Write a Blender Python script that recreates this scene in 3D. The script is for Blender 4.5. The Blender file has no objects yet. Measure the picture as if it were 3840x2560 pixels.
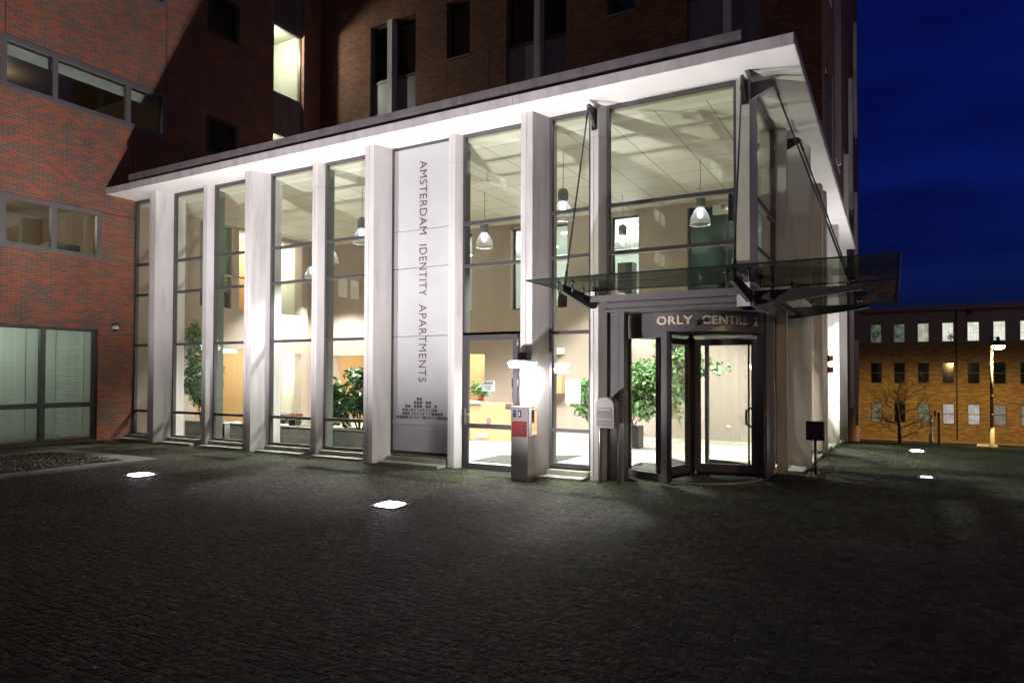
import bpy, math, random
from mathutils import Vector, Matrix
random.seed(7)
SC = bpy.context.scene
COL = SC.collection
PI = math.pi
# ---------------------------------------------------------------- camera
cam_d = bpy.data.cameras.new('camera'); cam = bpy.data.objects.new('camera', cam_d); COL.objects.link(cam)
yaw, pitch, roll = math.radians(29.261), math.radians(1.0514), math.radians(.1718)
F = Vector((-math.sin(yaw)*math.cos(pitch), math.cos(yaw)*math.cos(pitch), math.sin(pitch)))
r0 = Vector((math.cos(yaw), math.sin(yaw), 0)); u0 = r0.cross(F)
rr = r0*math.cos(roll) + u0*math.sin(roll); uu = -r0*math.sin(roll) + u0*math.cos(roll)
M = Matrix((rr, uu, -F)).transposed().to_4x4(); M.translation = Vector((0, 0, 1.8))
cam.matrix_world = M
cam_d.sensor_width = 36; cam_d.lens = 2553.1/3840*36; cam_d.shift_y = 79.77/3840
cam_d.clip_start = .1; cam_d.clip_end = 2000
SC.camera = cam
# ---------------------------------------------------------------- world: dusk sky
W = bpy.data.worlds.new('World'); SC.world = W; W.use_nodes = True
wn, wl = W.node_tree.nodes, W.node_tree.links
bg = wn['Background']
sky = wn.new('ShaderNodeTexSky'); sky.sky_type = 'NISHITA'; sky.sun_disc = False
sky.sun_elevation = math.radians(-2.0); sky.sun_rotation = math.radians(60)
tc = wn.new('ShaderNodeTexCoord'); mp = wn.new('ShaderNodeMapping'); mp.inputs['Scale'].default_value = (1.2, 1.2, 7)
nz = wn.new('ShaderNodeTexNoise'); nz.inputs['Scale'].default_value = 1.6; nz.inputs['Detail'].default_value = 4
rp = wn.new('ShaderNodeValToRGB'); rp.color_ramp.elements[0].position = .38; rp.color_ramp.elements[0].color = (.42, .42, .45, 1)
rp.color_ramp.elements[1].position = .62; rp.color_ramp.elements[1].color = (1, 1, 1, 1)
m1 = wn.new('ShaderNodeMix'); m1.data_type = 'RGBA'; m1.blend_type = 'MULTIPLY'; m1.inputs[0].default_value = 1
m2 = wn.new('ShaderNodeMix'); m2.data_type = 'RGBA'; m2.blend_type = 'MULTIPLY'; m2.inputs[0].default_value = 1
wl.new(tc.outputs['Generated'], mp.inputs['Vector']); wl.new(mp.outputs[0], nz.inputs['Vector']); wl.new(nz.outputs['Fac'], rp.inputs[0])
wl.new(sky.outputs[0], m1.inputs[6]); wl.new(rp.outputs[0], m1.inputs[7])
m2.inputs[7].default_value = (.06, .22, 2.7, 1)
wl.new(m1.outputs[2], m2.inputs[6])
# added city glow low in the sky behind the camera, fills dark brick and paving
dt = wn.new('ShaderNodeVectorMath'); dt.operation = 'DOT_PRODUCT'; dt.inputs[1].default_value = Vector((.7, -.85, .2)).normalized()
wl.new(tc.outputs['Generated'], dt.inputs[0])
gr = wn.new('ShaderNodeValToRGB'); gr.color_ramp.elements[0].position = .1; gr.color_ramp.elements[0].color = (0, 0, 0, 1)
gr.color_ramp.elements[1].position = 1; gr.color_ramp.elements[1].color = (.50, .385, .35, 1)
wl.new(dt.outputs['Value'], gr.inputs[0])
m3 = wn.new('ShaderNodeMix'); m3.data_type = 'RGBA'; m3.blend_type = 'ADD'; m3.inputs[0].default_value = 1
wl.new(m2.outputs[2], m3.inputs[6]); wl.new(gr.outputs[0], m3.inputs[7]); wl.new(m3.outputs[2], bg.inputs['Color'])
bg.inputs['Strength'].default_value = .15
SC.view_settings.view_transform = 'Standard'; SC.view_settings.look = 'None'
SC.view_settings.exposure = 0; SC.view_settings.gamma = 1
SC.cycles.use_denoising = True
SC.cycles.max_bounces = 9; SC.cycles.transparent_max_bounces = 16; SC.cycles.diffuse_bounces = 4
SC.cycles.sample_clamp_indirect = 4; SC.cycles.caustics_reflective = False; SC.cycles.caustics_refractive = False

# ---------------------------------------------------------------- materials
def new_mat(name):
    m = bpy.data.materials.new(name); m.use_nodes = True
    return m, m.node_tree.nodes, m.node_tree.links, m.node_tree.nodes['Principled BSDF']
def mixc(n, l, fac, a, b, mode='MIX'):
    x = n.new('ShaderNodeMix'); x.data_type = 'RGBA'; x.blend_type = mode
    for sock, v in ((0, fac), (6, a), (7, b)):
        if hasattr(v, 'links') or hasattr(v, 'is_output'): l.new(v, x.inputs[sock])
        else: x.inputs[sock].default_value = v if sock == 0 else (*v, 1)
    return x.outputs[2]
def wpos(n, l, scale=(1, 1, 1)):
    g = n.new('ShaderNodeNewGeometry'); mpn = n.new('ShaderNodeMapping'); mpn.inputs['Scale'].default_value = scale
    l.new(g.outputs['Position'], mpn.inputs['Vector']); return mpn.outputs[0]
def noise(n, l, vec, scale, detail=4, rough=.55):
    t = n.new('ShaderNodeTexNoise'); t.inputs['Scale'].default_value = scale; t.inputs['Detail'].default_value = detail
    t.inputs['Roughness'].default_value = rough
    if vec is not None: l.new(vec, t.inputs['Vector'])
    return t.outputs['Fac']
def ramp(n, l, fac, stops):
    r = n.new('ShaderNodeValToRGB'); e = r.color_ramp.elements
    while len(e) < len(stops): e.new(.5)
    for q, (p, c) in zip(e, stops): q.position = p; q.color = (*c, 1) if len(c) == 3 else c
    l.new(fac, r.inputs[0]); return r.outputs[0]
def bump(n, l, b, h, strength=.3, dist=.01):
    x = n.new('ShaderNodeBump'); x.inputs['Strength'].default_value = strength; x.inputs['Distance'].default_value = dist
    l.new(h, x.inputs['Height']); l.new(x.outputs[0], b.inputs['Normal'])
def mat(name, col, rough=.5, metal=0, var=.12, scale=3, stretch=(1, 1, 1), bmp=0, spec=.5):
    m, n, l, b = new_mat(name)
    f = noise(n, l, wpos(n, l, stretch), scale)
    c0 = tuple(max(0, c*(1-var)) for c in col); c1 = tuple(min(1, c*(1+var)) for c in col)
    l.new(ramp(n, l, f, [(.3, c0), (.7, c1)]), b.inputs['Base Color'])
    b.inputs['Roughness'].default_value = rough; b.inputs['Metallic'].default_value = metal
    b.inputs['Specular IOR Level'].default_value = spec
    if bmp: bump(n, l, b, f, bmp, .01)
    return m
def emis(name, col, s):
    m, n, l, b = new_mat(name)
    b.inputs['Base Color'].default_value = (*[min(1, c*.8) for c in col], 1)
    b.inputs['Emission Color'].default_value = (*col, 1); b.inputs['Emission Strength'].default_value = s
    return m
def glass(name, tint=(.94, .965, .93), refl=1.0, dirt=0.0, dirtcol=(.3, .3, .3)):
    m, n, l, b = new_mat(name); n.remove(b); out = n['Material Output']
    tr = n.new('ShaderNodeBsdfTransparent'); tr.inputs[0].default_value = (*tint, 1)
    gl = n.new('ShaderNodeBsdfGlossy'); gl.inputs['Roughness'].default_value = .015; gl.inputs[0].default_value = (refl, refl, refl, 1)
    fr = n.new('ShaderNodeFresnel'); ge = n.new('ShaderNodeNewGeometry'); io = n.new('ShaderNodeMapRange')
    io.inputs['To Min'].default_value = 1.5; io.inputs['To Max'].default_value = 1/1.5
    l.new(ge.outputs['Backfacing'], io.inputs['Value']); l.new(io.outputs[0], fr.inputs['IOR'])
    mx = n.new('ShaderNodeMixShader'); l.new(fr.outputs[0], mx.inputs[0]); l.new(tr.outputs[0], mx.inputs[1]); l.new(gl.outputs[0], mx.inputs[2])
    last = mx.outputs[0]
    if dirt:
        df = n.new('ShaderNodeBsdfDiffuse'); df.inputs[0].default_value = (*dirtcol, 1)
        m3 = n.new('ShaderNodeMixShader'); l.new(last, m3.inputs[1]); l.new(df.outputs[0], m3.inputs[2])
        f = noise(n, l, wpos(n, l), 3, 5); mu = n.new('ShaderNodeMath'); mu.operation = 'MULTIPLY'; mu.inputs[1].default_value = dirt*2
        l.new(f, mu.inputs[0]); l.new(mu.outputs[0], m3.inputs[0]); last = m3.outputs[0]
    l.new(last, out.inputs['Surface']); return m
def brick(name, cols, mortar, bw=.215, bh=.0625, grey=(.2, .14, .12), gpos=.55, bm=.5):
    m, n, l, b = new_mat(name)
    g = n.new('ShaderNodeNewGeometry'); s = n.new('ShaderNodeSeparateXYZ'); l.new(g.outputs['Position'], s.inputs[0])
    a = n.new('ShaderNodeMath'); a.operation = 'ADD'; l.new(s.outputs[0], a.inputs[0]); l.new(s.outputs[1], a.inputs[1])
    c = n.new('ShaderNodeCombineXYZ'); l.new(a.outputs[0], c.inputs[0]); l.new(s.outputs[2], c.inputs[1])
    def bk(c1, c2, mo):
        t = n.new('ShaderNodeTexBrick'); l.new(c.outputs[0], t.inputs['Vector'])
        t.inputs['Scale'].default_value = 1; t.inputs['Brick Width'].default_value = bw; t.inputs['Row Height'].default_value = bh
        t.inputs['Mortar Size'].default_value = .0085; t.inputs['Mortar Smooth'].default_value = .3
        t.inputs['Color1'].default_value = (*c1, 1); t.inputs['Color2'].default_value = (*c2, 1); t.inputs['Mortar'].default_value = (*mo, 1)
        t.offset = .5; return t
    t1 = bk(cols[0], cols[1], mortar); t2 = bk((0, 0, 0), (1, 1, 1), (0, 0, 0))
    big = noise(n, l, c.outputs[0], .9, 5, .6)
    mp2 = n.new('ShaderNodeMapping'); mp2.inputs['Scale'].default_value = (2.6, 6.5, 1); l.new(c.outputs[0], mp2.inputs[0])
    st = noise(n, l, mp2.outputs[0], 1.0, 3, .6)
    ad = n.new('ShaderNodeMath'); ad.operation = 'ADD'; l.new(t2.outputs['Color'], ad.inputs[0]); l.new(st, ad.inputs[1])
    gf = ramp(n, l, ad.outputs[0], [(gpos+.42, (0, 0, 0)), (gpos+.56, (1, 1, 1))])
    # keep the mortar
    mk = n.new('ShaderNodeMath'); mk.operation = 'SUBTRACT'; mk.inputs[0].default_value = 1; l.new(t1.outputs['Fac'], mk.inputs[1])
    mu = n.new('ShaderNodeMath'); mu.operation = 'MULTIPLY'; l.new(gf, mu.inputs[0]); l.new(mk.outputs[0], mu.inputs[1])
    col = mixc(n, l, mu.outputs[0], t1.outputs['Color'], grey)
    shade = ramp(n, l, big, [(.3, (.8, .8, .81)), (.7, (1.12, 1.09, 1.06))])
    col = mixc(n, l, 1.0, col, shade, 'MULTIPLY')
    l.new(col, b.inputs['Base Color']); b.inputs['Roughness'].default_value = .8
    b.inputs['Specular IOR Level'].default_value = .3
    inv = n.new('ShaderNodeMath'); inv.operation = 'SUBTRACT'; inv.inputs[0].default_value = 1; l.new(t1.outputs['Fac'], inv.inputs[1])
    f2 = noise(n, l, c.outputs[0], 40, 3); a2 = n.new('ShaderNodeMath'); a2.operation = 'MULTIPLY_ADD'; a2.inputs[1].default_value = .5
    l.new(f2, a2.inputs[0]); l.new(inv.outputs[0], a2.inputs[2])
    bump(n, l, b, a2.outputs[0], bm, .008)
    return m
def marble(name, base=(.74, .71, .70), vein=(.6, .575, .575)):
    m, n, l, b = new_mat(name)
    v = wpos(n, l, (3, 3, .45)); d = noise(n, l, v, 1.3, 6, .62)
    v2 = wpos(n, l, (1, 1, .6)); d2 = noise(n, l, v2, 1.1, 3)
    c = ramp(n, l, d, [(.36, vein), (.5, base), (.75, tuple(min(1, x*1.06) for x in base))])
    c = mixc(n, l, 1.0, c, ramp(n, l, d2, [(.3, (.88, .87, .86)), (.65, (1, 1, 1))]), 'MULTIPLY')
    # damp stain rising from the paving
    g = n.new('ShaderNodeNewGeometry'); s = n.new('ShaderNodeSeparateXYZ'); l.new(g.outputs['Position'], s.inputs[0])
    a = n.new('ShaderNodeMath'); a.operation = 'MULTIPLY_ADD'; a.inputs[1].default_value = .55; l.new(d, a.inputs[0]); l.new(s.outputs[2], a.inputs[2])
    c = mixc(n, l, 1.0, c, ramp(n, l, a.outputs[0], [(.12, (.62, .6, .52)), (.5, (1, 1, 1))]), 'MULTIPLY')
    l.new(c, b.inputs['Base Color']); b.inputs['Roughness'].default_value = .45
    return m
def grid_mat(name, col, line, sx, sy, w=.012, rough=.6, vec='xy'):
    m, n, l, b = new_mat(name)
    t = n.new('ShaderNodeTexBrick'); l.new(wpos(n, l), t.inputs['Vector']); t.offset = 0
    t.inputs['Scale'].default_value = 1; t.inputs['Brick Width'].default_value = sx; t.inputs['Row Height'].default_value = sy
    t.inputs['Mortar Size'].default_value = w; t.inputs['Mortar Smooth'].default_value = .1
    t.inputs['Color1'].default_value = (*col, 1); t.inputs['Color2'].default_value = (*[c*.96 for c in col], 1); t.inputs['Mortar'].default_value = (*line, 1)
    l.new(t.outputs['Color'], b.inputs['Base Color']); b.inputs['Roughness'].default_value = rough
    return m
def cobble():
    m, n, l, b = new_mat('cobbles')
    p = wpos(n, l)
    nzv = n.new('ShaderNodeTexNoise'); nzv.inputs['Scale'].default_value = 2.2; nzv.inputs['Detail'].default_value = 5; l.new(p, nzv.inputs['Vector'])
    sb = n.new('ShaderNodeVectorMath'); sb.operation = 'MULTIPLY_ADD'; sb.inputs[1].default_value = (.22, .16, 0)
    l.new(nzv.outputs['Color'], sb.inputs[0]); l.new(p, sb.inputs[2])
    t = n.new('ShaderNodeTexBrick'); l.new(sb.outputs[0], t.inputs['Vector'])
    t.inputs['Scale'].default_value = 1; t.inputs['Brick Width'].default_value = .125; t.inputs['Row Height'].default_value = .095; t.offset = .42
    t.inputs['Mortar Size'].default_value = .012; t.inputs['Mortar Smooth'].default_value = 1
    t.inputs['Color1'].default_value = (.020, .016, .0145, 1); t.inputs['Color2'].default_value = (.070, .056, .048, 1); t.inputs['Mortar'].default_value = (.022, .019, .015, 1)
    vo = n.new('ShaderNodeTexVoronoi'); vo.inputs['Scale'].default_value = 17; l.new(sb.outputs[0], vo.inputs['Vector'])
    chips = ramp(n, l, noise(n, l, p, 34, 5, .75), [(.38, (.25, .25, .25)), (.52, (.95, .95, .95)), (.72, (1.9, 1.85, 1.8))])
    big = noise(n, l, p, .45, 7, .72)
    chips = mixc(n, l, 1.0, chips, ramp(n, l, noise(n, l, p, 11, 6, .7), [(.40, (.35, .35, .35)), (.5, (.95, .95, .95)), (.64, (1.7, 1.65, 1.6))]), 'MULTIPLY')
    c = mixc(n, l, 1.0, t.outputs['Color'], ramp(n, l, big, [(.34, (.5, .48, .47)), (.66, (1.4, 1.36, 1.3))]), 'MULTIPLY')
    c = mixc(n, l, 1.0, c, chips, 'MULTIPLY')
    # moss in the joints and in patches along the walls
    s = n.new('ShaderNodeSeparateXYZ'); l.new(p, s.inputs[0])
    my = n.new('ShaderNodeMapRange'); my.inputs['From Min'].default_value = 7.8; my.inputs['From Max'].default_value = 10.6
    l.new(s.outputs[1], my.inputs['Value'])
    mn = ramp(n, l, noise(n, l, p, 1.4, 6, .72), [(.38, (0, 0, 0)), (.6, (1, 1, 1))])
    mm = n.new('ShaderNodeMath'); mm.operation = 'MULTIPLY'; l.new(my.outputs[0], mm.inputs[0]); l.new(mn, mm.inputs[1])
    mm2 = n.new('ShaderNodeMath'); mm2.operation = 'MULTIPLY'; mm2.inputs[1].default_value = .75; l.new(mm.outputs[0], mm2.inputs[0])
    c = mixc(n, l, mm2.outputs[0], c, mixc(n, l, 1.0, (.085, .115, .04), chips, 'MULTIPLY'))
    l.new(c, b.inputs['Base Color'])
    b.inputs['Roughness'].default_value = .7; b.inputs['Specular IOR Level'].default_value = .25
    f = noise(n, l, p, 26, 5, .7); f3 = noise(n, l, p, 7, 4, .6)
    a = n.new('ShaderNodeMath'); a.operation = 'MULTIPLY_ADD'; a.inputs[1].default_value = -.6; l.new(t.outputs['Fac'], a.inputs[0]); l.new(f, a.inputs[2])
    a2 = n.new('ShaderNodeMath'); a2.operation = 'MULTIPLY_ADD'; a2.inputs[1].default_value = -1.2; l.new(vo.outputs['Distance'], a2.inputs[0]); l.new(a.outputs[0], a2.inputs[2])
    a3 = n.new('ShaderNodeMath'); a3.operation = 'MULTIPLY_ADD'; a3.inputs[1].default_value = 1.4; l.new(f3, a3.inputs[0]); l.new(a2.outputs[0], a3.inputs[2])
    bump(n, l, b, a3.outputs[0], 1.0, .035)
    return m
def wood(name, col, sc=(14, 14, .6), rough=.4):
    m, n, l, b = new_mat(name)
    f = noise(n, l, wpos(n, l, sc), 2, 5, .6)
    c = ramp(n, l, f, [(.3, tuple(x*.82 for x in col)), (.7, tuple(min(1, x*1.1) for x in col))])
    l.new(c, b.inputs['Base Color']); b.inputs['Roughness'].default_value = rough
    return m
def leafmat(name, a, bcol):
    m, n, l, b = new_mat(name)
    oi = noise(n, l, wpos(n, l), 9, 3)
    l.new(ramp(n, l, oi, [(.35, a), (.65, bcol)]), b.inputs['Base Color']); b.inputs['Roughness'].default_value = .32
    return m
MT = dict(
    marble=marble('white_marble'), marble_grey=marble('grey_marble', (.5, .46, .47), (.3, .28, .3)),
    soffit=mat('white_concrete', (.76, .74, .73), .6, var=.06, scale=1.2),
    coping=mat('weathered_concrete', (.15, .13, .14), .7, var=.25, scale=2.2, stretch=(2, 2, .6)),
    fascia=mat('stained_shaded_concrete', (.56, .52, .52), .65, var=.16, scale=2.0, stretch=(2.2, 2.2, .4)),  # streaked soffit concrete, with the dimmer grazing light painted into its base colour
    red_brick=brick('red_brick', ((.40, .11, .05), (.22, .07, .04)), (.27, .19, .15), grey=(.17, .105, .08)),
    dark_brick=brick('dark_brick', ((.26, .10, .054), (.13, .06, .04)), (.055, .036, .027), grey=(.52, .43, .31), gpos=.66),
    orange_brick=brick('yellow_brick', ((.44, .29, .10), (.37, .25, .09)), (.38, .28, .13), bw=.4, bh=.1, grey=(.28, .17, .08), bm=.2),
    alu=mat('grey_aluminium', (.105, .095, .105), .36, .3, var=.06), alu_light=mat('grey_steel_sheet', (.20, .185, .19), .38, .35, var=.06), alu_dark=mat('dark_aluminium', (.085, .08, .083), .35, .4, var=.08),
    alu_inner=mat('inner_aluminium', (.10, .115, .105), .4, .3, var=.06),
    steel=mat('brushed_steel', (.46, .43, .42), .3, .7, var=.12, scale=5, stretch=(30, 30, .5)),
    steel_band=mat('dark_steel', (.24, .215, .215), .32, .45, var=.1, scale=4, stretch=(.5, .5, 20)),
    black=mat('black_steel', (.028, .026, .03), .38, .2, var=.1), rod=mat('rod_steel', (.09, .085, .11), .35, .7),
    glass=glass('clear_glass'), glass_dark=glass('window_glass', (.5, .6, .58)), glass_door=glass('door_glass', (.93, .95, .93)),
    glass_canopy=glass('canopy_glass', (.82, .85, .76), .14, .06, (.12, .13, .12)), glass_edge=mat('glass_edge', (.012, .03, .024), .1),
    screen=mat('matte_panel', (.57, .57, .58), .28, var=.03), letter=mat('letter_brown', (.115, .085, .072), .5),
    ceiling=grid_mat('ceiling_tiles', (.78, .765, .69), (.33, .31, .25), .9, .9), in_wall=mat('beige_plaster', (.40, .325, .275), .8, var=.04),
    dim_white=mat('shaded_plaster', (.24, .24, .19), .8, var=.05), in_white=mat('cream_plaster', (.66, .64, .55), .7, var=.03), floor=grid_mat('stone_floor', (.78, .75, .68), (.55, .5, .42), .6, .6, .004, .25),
    wood=wood('beech_wood', (.60, .41, .22)), mat_=mat('door_mat', (.055, .055, .05), .9, var=.3, scale=60),
    planter=mat('planter_concrete', (.22, .22, .2), .6, var=.15, scale=6), planter_top=mat('planter_rim', (.6, .6, .56), .5),
    soil=mat('soil', (.04, .03, .02), .9, var=.4, scale=30, bmp=.8), moss=mat('mossy_ground', (.075, .085, .04), .9, var=.5, scale=8, bmp=.9),
    kerb=mat('kerb_stone', (.16, .15, .13), .75, var=.25, scale=5, bmp=.2), step=mat('step_stone', (.34, .33, .28), .7, var=.22, scale=4, bmp=.1),
    pebble=mat('pebble', (.10, .075, .06), .6, var=.6, scale=14), cobble=cobble(), asphalt=mat('asphalt', (.045, .045, .045), .85, var=.3, scale=20),
    leaf=leafmat('ficus_leaf', (.07, .17, .05), (.24, .38, .16)), leaf_dark=leafmat('rubber_plant_leaf', (.025, .08, .03), (.08, .17, .06)),
    bark=mat('bark', (.11, .075, .05), .8, var=.3, scale=20), bark_dark=mat('winter_bark', (.035, .025, .018), .9),
    red=mat('red_enamel', (.32, .03, .025), .35), white=mat('white_paint', (.7, .7, .68), .4), paper=mat('notice_paper', (.42, .5, .49), .5),
    orange=mat('orange_plastic', (.5, .12, .02), .4), yellow=mat('yellow_plastic', (.7, .42, .04), .4), blue=mat('blue_plastic', (.02, .06, .4), .4),
    blinds=mat('blind_slats', (.66, .72, .67), .55, var=.05), blinds_green=mat('green_blind', (.22, .36, .26), .55, var=.05),
    panel_grey=mat('grey_cladding', (.15, .135, .15), .4, var=.2, scale=1.4, stretch=(2, 2, .4)),
    cream_far=mat('far_render', (.30, .24, .235), .8, var=.06), ledge=mat('far_ledge', (.34, .26, .18), .7), far_frame=mat('far_frame', (.05, .04, .035), .5),
    terracotta=mat('terracotta', (.55, .07, .03), .5), office=mat('office_wall', (.55, .56, .5), .8, var=.04), office_ceiling=grid_mat('office_ceiling', (.5, .52, .48), (.22, .24, .22), .6, .3, .01),
    brown_ceiling=grid_mat('slatted_ceiling', (.42, .33, .22), (.2, .15, .1), 3, .12, .01),
    car=mat('pale_car_paint', (.45, .45, .42), .3, .3), sign_green=mat('sign_green', (.05, .35, .25), .5), aubergine=mat('dark_plastic', (.03, .02, .035), .5),
    lens=emis('lamp_lens', (.86, .82, 1.0), 55), bulb=emis('pendant_bulb', (.82, .86, 1.0), 12), tube=emis('fluorescent_tube', (.9, .97, 1), 5),
    lamp_glow=emis('wall_lamp_diffuser', (1, .99, .96), 14), sodium=emis('sodium_bulb', (1, .55, .18), 30), key=emis('keypad_light', (1, .42, .2), 2.0),
    led=emis('blue_led', (.1, .08, 1), 5), dim=emis('dim_lens', (.9, 1, .85), 1.5),
)
def shade_mat():
    m, n, l, b = new_mat('ribbed_acrylic'); n.remove(b); out = n['Material Output']
    t = n.new('ShaderNodeBsdfTranslucent'); t.inputs[0].default_value = (.85, .88, .9, 1)
    g = n.new('ShaderNodeBsdfGlossy'); g.inputs[0].default_value = (.8, .8, .8, 1); g.inputs['Roughness'].default_value = .25
    x = n.new('ShaderNodeBsdfTransparent'); a = n.new('ShaderNodeMixShader'); a.inputs[0].default_value = .3
    l.new(t.outputs[0], a.inputs[1]); l.new(g.outputs[0], a.inputs[2])
    c = n.new('ShaderNodeMixShader'); c.inputs[0].default_value = .55; l.new(a.outputs[0], c.inputs[1]); l.new(x.outputs[0], c.inputs[2])
    l.new(c.outputs[0], out.inputs['Surface']); return m
MT['shade'] = shade_mat()

# ---------------------------------------------------------------- mesh helpers
class MB:
    def __init__(s): s.v = []; s.f = []; s.sm = []
    def add(s, vs, fs, sm=False):
        o = len(s.v); s.v += [tuple(v) for v in vs]
        for f in fs: s.f.append(tuple(i+o for i in f)); s.sm.append(sm)
        return s
    def box(s, x0, x1, y0, y1, z0, z1):
        if x0 > x1: x0, x1 = x1, x0
        if y0 > y1: y0, y1 = y1, y0
        if z0 > z1: z0, z1 = z1, z0
        v = [(x0, y0, z0), (x1, y0, z0), (x1, y1, z0), (x0, y1, z0), (x0, y0, z1), (x1, y0, z1), (x1, y1, z1), (x0, y1, z1)]
        return s.add(v, [(0, 3, 2, 1), (4, 5, 6, 7), (0, 1, 5, 4), (1, 2, 6, 5), (2, 3, 7, 6), (3, 0, 4, 7)])
    def prism(s, poly, z0, z1):
        n = len(poly); v = [(x, y, z0) for x, y in poly] + [(x, y, z1) for x, y in poly]
        return s.add(v, [tuple(range(n))[::-1], tuple(range(n, 2*n))] + [(i, (i+1) % n, n+(i+1) % n, n+i) for i in range(n)])
    def slab(s, pts, d):
        """polygon pts (3d) extruded by vector d"""
        n = len(pts); d = Vector(d); v = [Vector(p) for p in pts]; v2 = [p+d for p in v]
        return s.add(v+v2, [tuple(range(n))[::-1], tuple(range(n, 2*n))] + [(i, (i+1) % n, n+(i+1) % n, n+i) for i in range(n)])
    def tube(s, pts, rads, seg=8, caps=True):
        pts = [Vector(p) for p in pts]
        if not hasattr(rads, '__len__'): rads = [rads]*len(pts)
        o = len(s.v); N = len(pts)
        for i, p in enumerate(pts):
            d = (pts[min(i+1, N-1)] - pts[max(i-1, 0)])
            d = d.normalized() if d.length > 1e-9 else Vector((0, 0, 1))
            a = d.orthogonal().normalized() if abs(d.z) < .9 else d.cross(Vector((1, 0, 0))).normalized()
            if i and abs(d.z) < .9: a = d.cross(Vector((0, 0, 1))).normalized()
            b = d.cross(a)
            for k in range(seg):
                t = 2*PI*k/seg; s.v.append(tuple(p + (a*math.cos(t) + b*math.sin(t))*rads[i]))
        for i in range(N-1):
            for k in range(seg):
                q = (k+1) % seg; s.f.append((o+i*seg+k, o+i*seg+q, o+(i+1)*seg+q, o+(i+1)*seg+k)); s.sm.append(True)
        if caps:
            s.f.append(tuple(o+k for k in range(seg))[::-1]); s.sm.append(False)
            s.f.append(tuple(o+(N-1)*seg+k for k in range(seg))); s.sm.append(False)
        return s
    def lathe(s, prof, cx=0, cy=0, cz=0, seg=24, a0=0, a1=2*PI):
        full = abs(a1-a0-2*PI) < 1e-6; n = seg if full else seg+1; o = len(s.v)
        for r, z in prof:
            for k in range(n):
                t = a0+(a1-a0)*k/seg; s.v.append((cx+r*math.cos(t), cy+r*math.sin(t), cz+z))
        for i in range(len(prof)-1):
            for k in range(seg):
                q = (k+1) % n; s.f.append((o+i*n+k, o+i*n+q, o+(i+1)*n+q, o+(i+1)*n+k)); s.sm.append(True)
        return s
    def arc_wall(s, cx, cy, ra, rb, a0, a1, z0, z1, seg=24):
        """solid curved wall between radii ra<rb and angles (deg)"""
        pts = [math.radians(a0+(a1-a0)*k/seg) for k in range(seg+1)]
        v = []
        for r in (ra, rb):
            for z in (z0, z1):
                v += [(cx+r*math.cos(t), cy+r*math.sin(t), z) for t in pts]
        n = seg+1; f = []
        for k in range(seg):
            f += [(k, k+1, n+k+1, n+k), (2*n+k+1, 2*n+k, 3*n+k, 3*n+k+1), (k+1, k, 2*n+k, 2*n+k+1), (n+k, n+k+1, 3*n+k+1, 3*n+k)]
        f += [(0, n, 3*n, 2*n), (n-1, 3*n-1, 4*n-1, 2*n-1)]
        o = len(s.v); s.v += v
        for i, q in enumerate(f): s.f.append(tuple(o+j for j in q)); s.sm.append(False)
        return s
    def wall(s, axis, d0, d1, u0, u1, v0, v1, holes):
        """wall in plane axis ('x' or 'y') between d0 and d1, u along the other axis, v = z, with rectangular holes (u0,u1,v0,v1)"""
        us = sorted({u0, u1, *[min(max(h[i], u0), u1) for h in holes for i in (0, 1)]})
        vs = sorted({v0, v1, *[min(max(h[i], v0), v1) for h in holes for i in (2, 3)]})
        def solid(i, j):
            if i < 0 or j < 0 or i >= len(us)-1 or j >= len(vs)-1: return False
            cu, cv = (us[i]+us[i+1])/2, (vs[j]+vs[j+1])/2
            return not any(h[0] < cu < h[1] and h[2] < cv < h[3] for h in holes)
        P = (lambda u, d, z: (d, u, z)) if axis == 'x' else (lambda u, d, z: (u, d, z))
        for i in range(len(us)-1):
            for j in range(len(vs)-1):
                if not solid(i, j): continue
                a, b, c, e = us[i], us[i+1], vs[j], vs[j+1]
                s.add([P(a, d0, c), P(b, d0, c), P(b, d0, e), P(a, d0, e)], [(0, 1, 2, 3)])
                s.add([P(a, d1, c), P(b, d1, c), P(b, d1, e), P(a, d1, e)], [(3, 2, 1, 0)])
                if not solid(i-1, j): s.add([P(a, d0, c), P(a, d0, e), P(a, d1, e), P(a, d1, c)], [(0, 1, 2, 3)])
                if not solid(i+1, j): s.add([P(b, d0, c), P(b, d0, e), P(b, d1, e), P(b, d1, c)], [(3, 2, 1, 0)])
                if not solid(i, j-1): s.add([P(a, d0, c), P(b, d0, c), P(b, d1, c), P(a, d1, c)], [(3, 2, 1, 0)])
                if not solid(i, j+1): s.add([P(a, d0, e), P(b, d0, e), P(b, d1, e), P(a, d1, e)], [(0, 1, 2, 3)])
        return s
    def frame(s, axis, d0, d1, u0, u1, v0, v1, w, us=(), vs=(), wm=None):
        """rectangular frame with mullions at us and transoms at vs"""
        wm = wm or w
        def B(a, b, c, e):
            if axis == 'x': s.box(d0, d1, a, b, c, e)
            else: s.box(a, b, d0, d1, c, e)
        B(u0, u0+w, v0, v1); B(u1-w, u1, v0, v1); B(u0+w, u1-w, v0, v0+w); B(u0+w, u1-w, v1-w, v1)
        cuts = [u0+w] + [c for u in us for c in (u-wm/2, u+wm/2)] + [u1-w]
        for u in us: B(u-wm/2, u+wm/2, v0+w, v1-w)
        for v in vs:
            for i in range(0, len(cuts), 2): B(cuts[i], cuts[i+1], v-wm/2, v+wm/2)
        return s
def vec(v): return Vector(v)
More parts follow.
